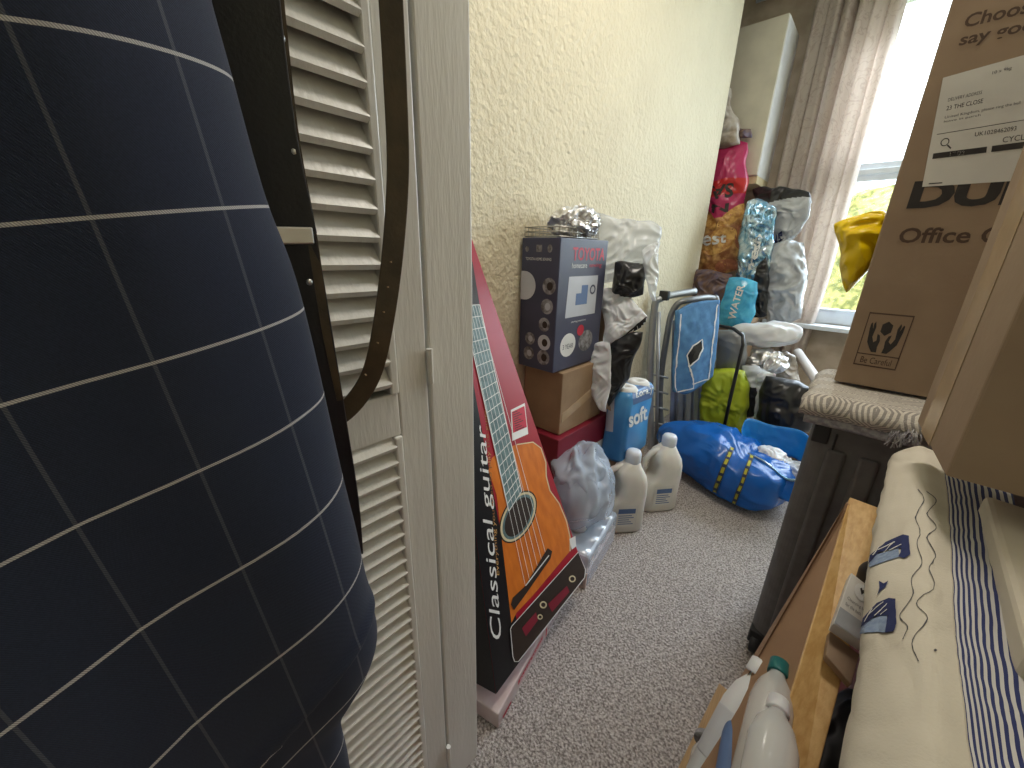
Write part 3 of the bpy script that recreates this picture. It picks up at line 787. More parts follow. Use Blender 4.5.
# basket tray and foil on the sewing box
t = thing('wire_basket', (-0.82, 1.13, TZ1), 'shallow wire basket on top of the navy sewing machine box', 'basket')
mb = MB()
x0, x1, y0, y1 = -0.888, -0.75, 1.02, 1.25
for z in (TZ1 + .004, TZ1 + .018, TZ1 + .032):
    mb.tube([(x0, y0, z), (x1, y0, z), (x1, y1, z), (x0, y1, z), (x0, y0, z)], 0.0018, 6)
mb.build('rim_wires', M('steel'), t, smooth=True)
mb = MB()
for k in range(16): y = y0 + (y1 - y0) * k / 15; mb.tube([(x1, y, TZ1 + .003), (x1, y, TZ1 + .034)], 0.0012, 5)
for k in range(10): x = x0 + (x1 - x0) * k / 9; mb.tube([(x, y0, TZ1 + .003), (x, y0, TZ1 + .034)], 0.0012, 5)
mb.build('upright_wires', M('steel'), t)
o, _ = blob('crumpled_foil', (-0.80, 1.17, TZ1 + .052), (0.066, 0.095, 0.046), M('foil'), seed=3, wr=0.026, ws=19, sub=5, smooth=False, floor=TZ1 + .004); tag(o, 'crumpled silver foil ball on top of the sewing machine box', 'foil')
# carrier bag ballooning behind
t = thing('white_carrier_bag', P(635, 260, y=1.5), 'thin white carrier bag ballooning behind the sewing machine box', 'bag')
o, _ = pouch('bag_body', [P(592, 210, y=1.45), P(672, 228, y=1.58), P(640, 276, y=1.5), P(600, 286, y=1.42)], 0.12, M('thin_white_film'), t, seed=5, wr=0.03, ws=10)
o, _ = pouch('bag_side', [P(640, 250, y=1.40), P(662, 238, y=1.46), P(656, 304, y=1.46), P(648, 296, y=1.40)], 0.04, M('thin_white_film'), t, seed=6, wr=0.014, ws=16)
t = thing('black_bag', P(625, 290, y=1.45), 'black plastic bag tucked under the white carrier bag', 'bag')
pouch('bag_body', [P(612, 262, y=1.36), P(648, 264, y=1.42), P(644, 300, y=1.42), P(612, 300, y=1.36)], 0.09, M('black_plastic'), t, seed=8, wr=0.014, ws=18)
# support behind: carton under these bags
t = thing('tall_carton', (-0.8, 1.45, .0), 'plain brown carton behind the sewing machine box under the plastic bags', 'box')
MB().box(-0.893, -0.735, 1.36, 1.60, 0.472, 0.90).build('carton', M('card_dark'), t, bevel=0.003)
# magazine / mailer packets
t = thing('plastic_mailer', P(622, 320, y=1.35), 'white and grey plastic mailing bag with black stripe beside the sewing machine box', 'mailing bag')
def mfn(u, v): return 1 if 0.66 < v < 0.78 else 0
o, bv = pouch('mailer_body', [P(603, 288, y=1.36), P(622, 290, y=1.40), P(652, 318, y=1.38), P(603, 352, y=1.3)], 0.05, [M('white_plastic'), M('black_plastic')], t, seed=9, wr=0.012, ws=18, matfn=lambda u, v: 0)
prt('black_stripe', dense(s_poly([(614, 343), (648, 315), (647, 323), (616, 350)]), 3), onto(bv, None, .003), M('black_plastic'), t)
prt('lettering', fit(s_text('ACU'), 0, 0, 1, 1), onto(bv, [(626, 341), (638, 330), (637.5, 325), (625.5, 336)], .0045), M('white_print'), t)
t = thing('black_mailer', P(610, 370, y=1.3), 'black and white plastic mailing bag drooping from under the white mailer', 'mailing bag')
pouch('mailer_body', [P(610, 340, y=1.32), P(645, 328, y=1.36), P(628, 380, y=1.36), P(605, 412, y=1.27)], 0.04, M('black_plastic'), t, seed=11, wr=0.01, ws=18)
pouch('white_lining', [P(581, 346, y=1.28), P(613, 338, y=1.28), P(608, 416, y=1.25), P(590, 396, y=1.25)], 0.03, M('white_plastic'), t, seed=12, wr=0.01, ws=18)

# toilet roll pack
t = thing('toilet_roll_pack', P(625, 430, y=1.45), 'blue and white plastic pack of toilet rolls behind the white jugs', 'toilet rolls')
a = P(601, 388, x=-0.665); bq = P(633, 395, x=-0.63); 
y0 = 1.36; 
X0, X1, Y0, Y1, Z0, Z1 = -0.700, -0.590, 1.33, 1.56, 0.28, 0.60
rings = []
def rrect(x0, x1, y0, y1, z, r, n=6):
    out = []
    for (cx, cy, a0) in ((x1 - r, y1 - r, 0), (x0 + r, y1 - r, 90), (x0 + r, y0 + r, 180), (x1 - r, y0 + r, 270)):
        for k in range(n + 1):
            a_ = math.radians(a0 + 90 * k / n); out.append(Vector((cx + r * math.cos(a_), cy + r * math.sin(a_), z)))
    return out
MB().box(-0.695, -0.60, 1.40, 1.63, 0, 0.275).build('carton_under', M('card_dark'), t) if False else None
t2 = thing('grey_carton', (-0.65, 1.5, 0), 'grey brown carton under the toilet roll pack', 'box')
MB().box(-0.698, -0.625, 1.35, 1.62, 0, 0.278).build('carton', M('card_dark'), t2, bevel=.003)
mb = MB(); zs = [(0.28, .012), (0.30, 0), (0.43, .004), (0.44, .004), (0.57, 0), (0.588, .010), (0.592, .03)]
mb.loft([rrect(X0 + d, X1 - d, Y0 + d, Y1 - d, z, .022) for z, d in zs])
mb.build('wrapper', M('roll_blue'), t, smooth=True); bv = mb.bvh()
for (x, y) in ((-0.645, 1.39), (-0.645, 1.50)):
    MB().lathe([(0.001, .58), (0.012, .598), (0.040, .600), (0.048, .59), (0.048, .54)], (x, y, 0), n=20).build('toilet_roll', M('paper'), t, smooth=True)
prt('brand_lettering', s_text('floralys', 0, .02), onto(bv, [(636, 400), (655, 393), (655, 384), (635, 391)], .002), M('white_print'), t)
prt('lettering', s_text('soft', 0, .03), onto(bv, [(629, 428), (647, 419), (647, 404), (628, 412)], .002), M('white_print'), t)
prt('navy_patch', s_rect(n=6), onto(bv, [(633, 405), (656, 396), (656, 381), (632, 388)], .001), M('blue_print'), t)
prt('pale_label', s_rect(n=6), onto(bv, [(602, 430), (613, 432), (615, 392), (604, 390)], .001), M('pale_print'), t)

# two big jugs
def jug(bx, by, rz, label, tilt=0):
    t = thing('plastic_jug', (bx, by, 0), label, 'jug')
    c, s = math.cos(rz), math.sin(rz)
    W, D = 0.088, 0.062
    def ring(w, d, z, ox=0.0):
        r = []
        for k in range(24):
            a_ = 2 * math.pi * k / 24; ca, sa = math.cos(a_), math.sin(a_)
            x = w * math.copysign(abs(ca) ** .55, ca) + ox; y = d * math.copysign(abs(sa) ** .55, sa)
            r.append(Vector((bx + c * x - s * y, by + s * x + c * y, z)))
        return r
    mb = MB().loft([ring(.080, .054, 0), ring(W, D, .012), ring(W, D, .135), ring(W - .012, D, .15, .012), ring(W - .026, D, .17, .026), ring(W - .030, D, .225, .026), ring(.060, .056, .255, .018), ring(.050, .048, .280, .014), ring(.034, .034, .300, .020), ring(.026, .026, .312, .024)])
    mb.build('body', M('jug'), t, smooth=True)
    # handle
    hp = [(-0.022, .286), (-0.052, .274), (-0.076, .245), (-0.080, .19), (-0.072, .135)]
    MB().tube([Vector((bx + c * x, by + s * x, z)) for x, z in [(0.004, .290)] + hp], [0.012, .014, .014, .013, .013, .012], 12).build('handle', M('jug'), t, smooth=True)
    cx, cy = bx + c * .024, by + s * .024
    MB().lathe([(0.030, .308), (0.031, .312), (0.031, .345), (0.026, .356), (0.012, .360)], (cx, cy, 0), n=28).build('cap', M('cap'), t, smooth=True)
    bv = mb.bvh()
    # faint label on the broad face towards the aisle
    base = Vector((bx, by, 0)); ux = Vector((c, s, 0)); nn = Vector((s, -c, 0))
    if nn.x < 0: nn = -nn
    o_ = base - ux * .045 * (1 if nn.cross(ux).z < 0 else 1) + nn * (D + .0005) + Vector((0, 0, .04))
    f = lambda x, y: base + ux * (-.045 + .09 * x) + nn * (D + .001) + Vector((0, 0, .04 + .10 * y))
    prt('label', s_rect(), f, M('label_white'), t)
    f2 = lambda x, y: base + ux * (-.045 + .09 * x) + nn * (D + .0016) + Vector((0, 0, .04 + .10 * y))
    prt('label_print', merge(s_rect(.1, .62, .9, .85), *[s_rect(.12, .1 + .1 * k, .85 - .1 * (k % 3), .14 + .1 * k) for k in range(5)]), f2, M('blue_print'), t)
    return t
jug(-0.575, 1.335, math.radians(48), 'large cream plastic jug with clear cap nearest the wrapped cans')['group'] = 'cream plastic jugs'
jug(-0.525, 1.580, math.radians(52), 'large cream plastic jug with clear cap nearest the blue shopping bag')['group'] = 'cream plastic jugs'

# shrink-wrapped tray of cans + clear bag on top
t = thing('can_tray', (-0.62, 1.1, 0), 'pink grey printed tray of cans in shrink wrap on the carpet', 'tray of cans')
A = P(585, 590, z=0); B = P(614, 540, z=0); u = B - A; nn = Vector((-u.y, u.x, 0)).normalized()
MB().frame(A, u, nn * .20, (0, 0, .07)).build('tray', M('pink_card'), t, bevel=.003)
for k in range(4):
    for j in range(3):
        q = A + u * ((k + .5) / 4) + nn * (.035 + .065 * j)
        MB().lathe([(0.028, .004), (0.031, .01), (0.031, .12), (0.026, .132)], q, n=18).build('can', M('foil'), t, smooth=True)
MB().frame(A + Vector((0, 0, .0)) - nn * .002, u, nn * .204, (0, 0, .137)).build('shrink_wrap', M('clear_film'), t, bevel=.012)
t = thing('clear_plastic_bag', P(585, 470, x=-.62), 'crumpled clear plastic bag of white bottles on top of the can tray', 'bag')
c0 = A + u * .55 + nn * .09
for dx, dz in ((-.03, 0), (.04, .0)):
    q = c0 + u.normalized() * dx * 1.5 + Vector((0, 0, .14))
    MB().lathe([(0.03, 0), (0.033, .01), (0.033, .11), (0.015, .14), (0.013, .16)], q, n=18).build('bottle', M('white_plastic'), t, smooth=True)
c1 = c0 + Vector((-.01, 0, .14 + .125))
blob('bag_film', c1, (.10, .12, .13), M('clear_film'), t, seed=15, wr=.03, zs=.5, ws=9, sub=5, smooth=True, floor=.139)
blob('bag_knot_film', c1 + Vector((-.02, 0, .075)), (.085, .10, .09), M('clear_film'), t, seed=18, wr=.045, zs=.6, ws=10, sub=5, smooth=True, floor=.139)

# ------------------------------------------------------------------ folded metal airer / chair with peg bag
t = thing('folding_chair', P(690, 400, y=1.95), 'folded grey metal chair leaning against the cream wall', 'chair')
def loop(p, r, name, m, n=14):
    mb = MB(); mb.tube(spline(p, n * (len(p) - 1)), r, 10); return mb.build(name, M(m), t, smooth=True)
yy = 2.15
loop([P(668, 490, y=yy), P(660, 400, y=yy), P(668, 330, y=yy), P(676, 306, y=yy), P(690, 300, y=yy + .05), P(712, 298, y=yy + .2), P(716, 310, y=yy + .22), P(711, 400, y=yy + .22), P(708, 470, y=yy + .2)], 0.017, 'front_frame', 'grey_steel')
loop([P(652, 470, y=yy - .06), P(650, 380, y=yy - .06), P(654, 312, y=yy - .06), P(662, 298, y=yy - .04), P(695, 291, y=yy + .16)], 0.019, 'rear_frame', 'aluminium')
a = P(664, 310, y=yy - .02); 
MB().frame(P(658, 300, y=yy - .06), (0.05, 0.0, 0), (0, 0.03, 0.0), (0, 0, .05)).build('plastic_corner', M('black_plastic'), t, bevel=.004)
MB().frame(P(668, 470, y=yy + .03), P(702, 462, y=yy + .2) - P(668, 470, y=yy + .03), P(672, 320, y=yy + .03) - P(668, 470, y=yy + .03), (0.02, .01, 0)).build('seat_panel', M('aluminium'), t, bevel=.004)
for k in range(7):
    z = 0.22 + k * .05
    MB().tube([P(652, 470 - k * 16, y=yy - .06), P(668, 474 - k * 16, y=yy)], .006, 8).build('rung', M('aluminium'), t, smooth=True)

for px_ in (658, 678, 686, 694, 701):
    MB().tube([P(px_ - 2, 452, y=yy + (px_ - 668) * .005), P(px_ + 1, 312, y=yy + (px_ - 668) * .005)], .010, 8).build('frame_bar', M('aluminium'), t, smooth=True)
t = thing('peg_bag', P(695, 340, y=1.75), 'blue fabric peg bag with white piping hanging over the folded chair', 'peg bag')
yp = 2.06
ctrl = [[P(677, 311, y=yp), P(697, 302, y=yp + .10), P(718, 300, y=yp + .2)],
        [P(675, 340, y=yp), P(696, 335, y=yp + .08), P(717, 322, y=yp + .2)],
        [P(672, 372, y=yp), P(692, 372, y=yp + .06), P(714, 352, y=yp + .2)],
        [P(674, 392, y=yp), P(688, 392, y=yp + .06), P(711, 376, y=yp + .2)]]
g = net(ctrl, 24, 30)
o, bv = sheet('bag_body', g, M('peg_blue'), t, th=.03, wr=.006, ws=12, seed=2)
prt('opening', dense(s_poly([(688, 366), (687, 355), (692, 346), (699, 340), (700, 348), (696, 357), (690, 364)]), 4), onto(bv, None, .0175), M('black_plastic'), t)
prt('piping', dense(s_line([(688, 366), (686, 355), (691, 346), (700, 339), (700, 348), (696, 358), (688, 366), (691, 378), (691, 387), (675, 392), (674, 386), (679, 314)], 1.2), 3), onto(bv, None, .019), M('white_print'), t)
prt('piping', dense(s_line([(690, 383), (706, 378), (710, 340), (715, 304)], 1.2), 3), onto(bv, None, .019), M('white_print'), t)

# ------------------------------------------------------------------ blue shopper lying on the carpet
def shopper():
    t = thing('blue_shopping_bag', P(730, 500, z=0), 'large glossy blue woven shopping bag with yellow straps lying on the carpet', 'bag')
    vs = []
    cL = P(664, 455, y=2.0); 
    def shp(q):
        # thicker at the right, narrower at the left end
        k = 0.82 + 0.25 * (q.x / 0.28)
        f_ = min(1, max(0, (q.x - .02) / .12)); kz = k * (1 - .5 * f_) if q.z > 0 else k
        return Vector((q.x, q.y * k, q.z * kz))
    o, bv = blob('bag_body', (-0.385, 1.98, 0.155), (0.325, 0.20, 0.175), M('shopper_blue'), t, seed=21, wr=.020, ws=7, sub=6, power=.75, floor=.002, shape=shp, rot=(0, 0, math.radians(-12)))
    # raised mouth: back wall and front rim
    yb = 2.12
    ctrl = [[P(743, 452, y=2.0), P(746, 420, y=yb), P(772, 425, y=yb + .08), P(806, 434, y=yb + .06), P(812, 470, y=1.98)],
            [P(741, 470, y=2.0), P(748, 450, y=yb), P(772, 455, y=yb + .06), P(800, 462, y=yb + .02), P(800, 500, y=1.92)]]
    sheet('bag_mouth', net(ctrl, 40, 10), M('shopper_inner'), t, th=.004, wr=.012, ws=12, seed=3)
    ctrl = [[P(744, 452, y=1.93), P(765, 462, y=1.88), P(785, 478, y=1.86), P(800, 480, y=1.86)],
            [P(738, 480, y=1.90), P(762, 490, y=1.84), P(783, 500, y=1.82), P(800, 505, y=1.84)]]
    sheet('bag_front_rim', net(ctrl, 30, 10), M('shopper_blue'), t, th=.005, wr=.012, ws=12, seed=4)
    sheet('rim_piping', net([[P(744, 451, y=1.925), P(765, 461, y=1.875), P(785, 477, y=1.855), P(800, 479, y=1.855)], [P(744, 453.5, y=1.925), P(765, 463.5, y=1.875), P(785, 479.5, y=1.855), P(800, 481.5, y=1.855)]], 30, 2), M('foil_blue'), t, th=.008)
    for i, pts in enumerate(([(732, 448), (726, 462), (720, 478), (715, 492), (714, 501)], [(752, 456), (746, 472), (740, 488), (734, 503), (733, 512)])):
        sp_ = [(p.x, p.y) for p in [Vector((a[0], a[1], 0)) for a in pts]]
        fine = [(p.x, p.y) for p in spline([(a[0], a[1], 0) for a in pts], 24)]
        prt('strap', s_line(fine, 4.6), onto(bv, None, .004), M('strap_yellow'), t)
        marks = []
        for k in range(1, 24, 3): marks.append(s_line([fine[k], fine[min(k + 1, 24)]], 4.6))
        marks.append(s_line([(x - 2.0, y) for x, y in fine], .9)); marks.append(s_line([(x + 2.0, y) for x, y in fine], .9))
        prt('strap_pattern', merge(*marks), onto(bv, None, .0052), M('strap_navy'), t)
    t2 = thing('clear_packet', P(775, 455, y=2.0), 'crumpled clear and white packet inside the mouth of the blue shopping bag', 'packet')
    blob('packet_film', P(770, 458, y=2.02), (.07, .06, .045), M('white_plastic'), t2, seed=22, wr=.02, ws=20)
    blob('packet_contents', P(792, 470, y=2.0), (.07, .06, .04), M('clear_plastic'), t2, seed=24, wr=.02, ws=20)
shopper()

# ------------------------------------------------------------------ far pile
def bag(name, c, y, th, m, label, cat='bag', seed=1, wr=.022, ws=13, matfn=None, group=None, power=.6, ys=None, pinch=0):
    ys = ys or [y] * 4
    cc = [P(p[0], p[1], y=yy_) for p, yy_ in zip(c, ys)]
    mid = sum(cc, Vector()) / 4; mid.z = min(q.z for q in cc)
    t = thing(name, mid, label, cat, group)
    ms = [M(k) for k in m] if isinstance(m, (list, tuple)) else M(m)
    o, bv = pouch('bag_body', cc, th, ms, t, seed=seed, wr=wr, ws=ws, matfn=matfn, power=power, pinch=pinch)
    return t, bv
# hidden chest the upper bags stand on
t = thing('storage_box', (-0.72, 3.0, 0), 'tall brown storage carton in the far corner under the snack bags', 'box')
MB().box(-1.05, -0.55, 2.84, 3.13, 0, 0.86).build('carton', M('card_dark'), t, bevel=.004)
t, bv = bag('brown_plastic_bag', [(717, 88), (733, 86), (742, 146), (700, 150)], 2.90, .14, 'brown_film', 'crumpled brown plastic bag standing highest in the far corner', seed=31, wr=.03, ws=9)
t, bv = bag('purple_wrapper', [(738, 126), (752, 128), (752, 137), (738, 140)], 2.95, .04, 'purple_bag', 'small dark wrapper on top of the pink snack bag', 'wrapper', seed=32)
def snack(u, v): return 0 if v < .28 else (1 if v < .40 else (0 if v < .56 else 2))
t, bv = bag('pink_snack_bag', [(704, 148), (750, 132), (741, 276), (688, 276)], 2.94, .12, ['pink_bag', 'red_bag', 'pastry'], 'pink and red snack bag with pastry pictures in the far corner', seed=33, wr=.016, ws=13, matfn=snack)
# upside-down word and the pale word
prt('lettering', fit(s_text('SA', 0, .03), 1, 1, 0, 0), onto(bv, [(709, 200), (733, 197), (734, 182), (711, 186)], .003), M('print_black'), t)
prt('lettering', fit(s_text('NI', 0, .03), 1, 1, 0, 0), onto(bv, [(704, 214), (728, 212), (729, 203), (706, 205)], .003), M('print_black'), t)
prt('lettering', s_text('est', 0, .02), onto(bv, [(703, 246), (726, 243), (727, 233), (704, 234)], .009), M('white_print'), t)
for cx, cy, a_, b_, d_, m_ in ((732, 216, 19, 6, -38, 'bun'), (719, 241, 20, 11, -32, 'bun'), (708, 219, 12, 6, 60, 'bun'), (727, 266, 12, 7, -8, 'bun_red'), (741, 236, 6, 13, 10, 'bun_red')):
    prt('pastry_picture', dense(ellipse(cx, cy, a_, b_, d_), 4), onto(bv, None, .0024), M(m_), t)
t, bv = bag('berry_bag', [(693, 268), (735, 272), (728, 305), (690, 300)], 2.78, .10, 'purple_bag', 'dark purple and brown food bag below the pink snack bag', seed=34)
t, bv = bag('silver_pouch', [(746, 196), (777, 204), (768, 296), (733, 288)], 2.80, .08, 'foil_blue', 'pale blue metallic pouch right of the pink snack bag', 'pouch', seed=35, wr=.018, ws=20)
prt('lettering', s_text('fresh', 0, .02), onto(bv, [(753, 272), (762, 237), (756, 233), (747, 268)], .010), M('white_print'), t)
t, bv = bag('black_silver_bag', [(750, 184), (812, 190), (806, 232), (764, 256)], 2.92, .12, ['black_plastic', 'grey_plastic_film'], 'large silver grey bag with black folded top by the curtain', seed=36, wr=.020, ws=13, ys=[2.98, 2.84, 2.86, 2.98], matfn=lambda u, v: 0 if v < .34 - .25 * u + .02 or (u < .25 and v < .6) else 1)
prt('lettering', s_text('NE', 0, .02), onto(bv, [(772, 246), (784, 239), (783, 230), (771, 237)], .010), M('navy_thread'), t)
t, bv = bag('white_food_bag', [(758, 245), (808, 238), (804, 322), (764, 328)], 2.85, .16, 'grey_plastic_film', 'glossy pale silver bag bulging under the black topped bag', seed=37, wr=.026, ws=12)
t, bv = bag('water_pack', [(728, 275), (761, 280), (751, 329), (716, 325)], 2.66, .09, 'water_blue', 'bright blue clear pack with white letters beside the berry bag', 'pack', seed=38, wr=.008, ws=12)
prt('lettering', s_text('WATER', 0, .02), onto(bv, [(735, 320), (745, 286), (738, 284), (728, 318)], .006), M('white_print'), t)
t, bv = bag('dark_pouch', [(750, 285), (768, 250), (770, 318), (750, 320)], 2.76, .06, 'black_plastic', 'dark pouch between the blue pack and the glossy silver bag', 'pouch', seed=39)
o, bv = blob('white_sack', P(764, 334, y=2.6), (.175, .08, .068), M('white_plastic'), seed=40, wr=.018, ws=7, power=.8, rot=(0, math.radians(-6), .2)); tag(o, 'rolled white sack lying across the wire stand', 'sack')
t, bv = bag('grey_box_bag', [(712, 328), (747, 330), (746, 376), (708, 376)], 2.45, .12, 'grey_steel', 'dark grey fabric box standing inside the black wire stand', 'storage bag', seed=41, wr=.004, ws=8, power=.25)
t, bv = bag('green_carrier_bag', [(702, 366), (750, 368), (748, 438), (698, 434)], 2.36, .16, 'green_bag', 'lime green carrier bag standing under the grey storage bag', seed=42, wr=.016, ws=11, power=.4)
t = thing('wire_stand', P(735, 400, y=2.3), 'thin black metal wire stand in front of the lime green bag', 'stand')
mb = MB().tube([P(722, 437, y=2.22), P(731, 395, y=2.22), P(743, 345, y=2.22), P(743, 336, y=2.24), P(734, 329, y=2.3), P(712, 324, y=2.4)], .009, 8); mb.build('front_rod', M('black_plastic'), t, smooth=True)
MB().tube([P(722, 437, y=2.22), P(752, 440, y=2.4)], .009, 8).build('foot', M('black_plastic'), t, smooth=True)
o, _ = blob('silver_foil_pack', P(766, 362, y=2.55), (.09, .08, .06), M('foil'), seed=43, wr=.035, ws=13, smooth=False); tag(o, 'crumpled silver foil wrapper below the rolled white sack', 'wrapper')
t, bv = bag('grey_black_bag', [(742, 362), (770, 372), (760, 415), (735, 420)], 2.42, .10, ['grey_plastic_film', 'black_plastic'], 'grey and black plastic bag right of the lime green bag', seed=44, wr=.014, matfn=lambda u, v: 1 if v > .35 and u > .3 else 0)
t, bv = bag('pale_green_bag', [(757, 372), (778, 372), (770, 425), (752, 425)], 2.38, .09, 'white_plastic', 'pale folded plastic bag left of the black sack', seed=45)
t, bv = bag('black_sack', [(764, 374), (814, 386), (814, 436), (754, 432)], 2.34, .18, 'black_plastic', 'slumped black sack standing behind the blue shopping bag', 'sack', seed=46, wr=.018, ws=9, power=.5)
cq = P(800, 398, y=2.62)
t = thing('carton', (cq.x, cq.y, 0), 'small brown carton behind the black sack under the white basket', 'box')
MB().box(cq.x - .10, cq.x + .10, cq.y - .08, cq.y + .10, 0, cq.z - .165).build('carton_body', M('card_dark'), t, bevel=.003)
t = thing('white_basket', P(798, 400, y=2.5), 'white woven plastic basket behind the black sack', 'basket')
cb = P(800, 398, y=2.62)
mb = MB(); 
mb.lathe([(0.09, -.16), (0.115, 0.0), (0.125, .012), (0.118, .014), (0.108, 0.0), (0.085, -.15)], cb, n=32); mb.build('basket_wall', M('white_plastic'), t, smooth=True)
mb = MB()
for k in range(20):
    a_ = 2 * math.pi * k / 20; mb.tube([cb + V(math.cos(a_) * .113, math.sin(a_) * .113, .012), cb + V(math.cos(a_ + .15) * .098, math.sin(a_ + .15) * .098, -.15)], .004, 5)
mb.build('woven_ribs', M('grey_print'), t)
t, bv = bag('tan_pouch', [(778, 348), (796, 356), (800, 388), (776, 382)], 2.75, .08, 'brown_film', 'brown patterned pouch behind the silver foil wrapper', 'pouch', seed=47)
t = thing('white_pole', P(835, 360, y=2.6), 'white tube leaning in the corner under the window sill', 'pole')
MB().tube([P(797, 352, y=3.05), P(820, 385, y=2.8), P(842, 420, y=2.6)], .028, 14).build('tube', M('tan_pole'), t, smooth=True)
o, _ = blob('pale_cloth', P(812, 410, y=2.5), (.09, .08, .10), M('white_plastic'), seed=48, wr=.02, ws=8); tag(o, 'pale crumpled cloth behind the suitcase', 'cloth')

# wall cabinet
CX1, CY0, CY1, CZ0, CZ1 = -0.712, 3.0, 3.32, 1.588, 2.392
t = thing('wall_cabinet', (-0.95, 3.15, CZ0), 'cream and white wall cabinet hanging in the far corner beside the curtain', 'cabinet')
MB().box(-1.32, CX1, CY0 + .018, CY1, CZ0, CZ1).build('body', M('cabinet_white'), t, bevel=.002)
MB().box(-1.32, CX1 - .002, CY0, CY0 + .016, CZ0 + .002, CZ1).build('door', M('cabinet_cream'), t, bevel=.002)
MB().box(-1.32, CX1, CY0 + .02, CY1, CZ0 - .045, CZ0 - .002).build('vent_grille', M('cream_print'), t)
o = MB().lathe([(0.055, 0), (0.055, .03), (0.03, .045), (0.0, .05)], (-0.86, 3.32, 2.44 - .07), (0, -1, 0), 24)
o = o.build('wall_fitting', M('cabinet_cream'), smooth=True); tag(o, 'round pale wall fitting just above the wall cabinet', 'wall fitting')

# curtain
def curtain():
    t = thing('curtain', (-0.45, 3.2, 0.5), 'beige patterned curtain hanging in folds left of the window', 'curtain')
    nx, nz = 150, 60; vs = []
    g = []
    for j in range(nz + 1):
        z = 2.60 - (2.60 - 0.42) * j / nz; row = []
        for i in range(nx + 1):
            s = i / nx; x0 = -0.665 + 0.42 * s
            x0 += -0.05 * max(0, (1.0 - z)) * s
            ph = s * 2 * math.pi * 6.2 + 0.8 * noise.noise(Vector((s * 4, z * .8, 0)))
            y = 3.262 + 0.035 * math.sin(ph) + 0.012 * math.sin(ph * 2.3 + z)
            row.append(Vector((x0 + 0.015 * math.cos(ph), y, z)))
        g.append(row)
    sheet('curtain_cloth', g, M('curtain_cloth'), t, th=.003)
    mb = MB().tube([(-0.98, 3.27, 2.625), (1.1, 3.27, 2.625)], .012, 12); mb.build('curtain_rail', M('upvc'), t, smooth=True)
curtain()
# yellow bag on the sill
t = thing('yellow_bag', P(850, 250, y=2.6), 'bright yellow plastic bag standing behind the office chair carton', 'bag')
yb_ = 1.47
pouch('bag_body', [P(828, 224, y=yb_), P(886, 208, y=yb_), P(880, 262, y=yb_), P(850, 296, y=yb_)], .13, M('yellow_bag'), t, seed=53, wr=.024, ws=12, power=.42)

# ------------------------------------------------------------------ right side: suitcase, rug, office chair carton
SX0, SX1, SY0, SY1, SZ = -0.036, 0.52, 1.10, 1.36, 0.752
t = thing('suitcase', (0.24, 1.23, 0), 'upright dark grey fabric suitcase standing on the carpet under the office chair carton', 'suitcase')
mb = MB().loft([rrect(SX0, SX1, SY0, SY1, z, r, 8) for z, r in ((.04, .03), (.05, .04), (SZ - .01, .04), (SZ, .03))])
mb.build('body', M('suitcase'), t, smooth=False, bevel=.01, segs=3)
for k, x in enumerate((0.005, 0.062, 0.118, 0.175, 0.235, 0.30)):
    MB().loft([rrect(x, x + .036, SY0 - .010, SY0 + .01, z, .008, 4) for z in (.09, SZ - .07)]).build('raised_rib', M('suitcase'), t, bevel=.006, segs=3)
MB().tube([(SX0 + .055, SY0 - .004, .05), (SX0 + .050, SY0 - .004, SZ - .03)], .0022, 6).build('zip', M('suitcase_dark'), t)
MB().frame((SX0 + .006, SY0 - .006, SZ - .062), (.032, 0, 0), (0, .02, 0), (0, 0, .046)).build('corner_patch', M('suitcase_dark'), t, bevel=.003)
for x in (SX0 + .02, SX1 - .04):
    MB().lathe([(0.022, -.012), (0.028, -.008), (0.028, .008), (0.022, .012)], (x, SY0 + .005, .028), (1, 0, 0), 20).build('wheel', M('suitcase_dark'), t, smooth=True)
    MB().box(x - .02, x + .02, SY0 - .004, SY0 + .03, .03, .075).build('wheel_housing', M('suitcase_dark'), t, bevel=.004)
# folded woven rug on the suitcase
t = thing('woven_rug', (0.1, 1.2, SZ), 'folded cream and grey diamond woven rug lying on top of the suitcase', 'rug')
def rug():
    for (z0, th, ex, m) in ((SZ + .001, .024, .0, 'yarn'), (SZ + .026, .030, .012, 'rug_weave')):
        vs = []; uvs = []; n, mm = 44, 30
        rings = []
        x0, x1, y0, y1 = -.052 - ex, 0.40, SY0 - .03 - ex, SY1
        g = []
        for j in range(mm + 1):
            row = []
            a_ = j / mm
            for i in range(n + 1):
                x = x0 + (x1 - x0) * i / n; y = y0 + (y1 - y0) * a_
                # edge rounding: drop near front and left
                e = min((x - x0), (y - y0)); k = max(0, 1 - e / .02)
                z = z0 + th * (1 - .5 * k * k) + .003 * noise.noise(Vector((x * 22, y * 22, z0 * 9)))
                row.append(Vector((x + .006 * noise.noise(Vector((y * 16, z0, 0))), y + .008 * noise.noise(Vector((x * 14, z0 * 7, 0))), z)))
            g.append(row)
        # front wrap
        top = g
        front = [[p + Vector((0, .002, -th * .9)) for p in g[0]], [p + Vector((0, -.008, -th * .45)) for p in g[0]]]
        g = front + top
        o, bvr = sheet('rug_layer', g, M(m), t, th=.006)
        me = o.data; ul = me.uv_layers[0]
        for lp in me.loops:
            co = me.vertices[lp.vertex_index].co
            ul.data[lp.index].uv = (co.x * 8.5, (co.y * 8.5 - co.z * 8.5))
        mb = MB().box(x0 + .02, x1, y0 + .015, y1, z0, z0 + th * .8); mb.build('rug_fold', M('yarn'), t)
rug()
fr = MB(); random.seed(4)
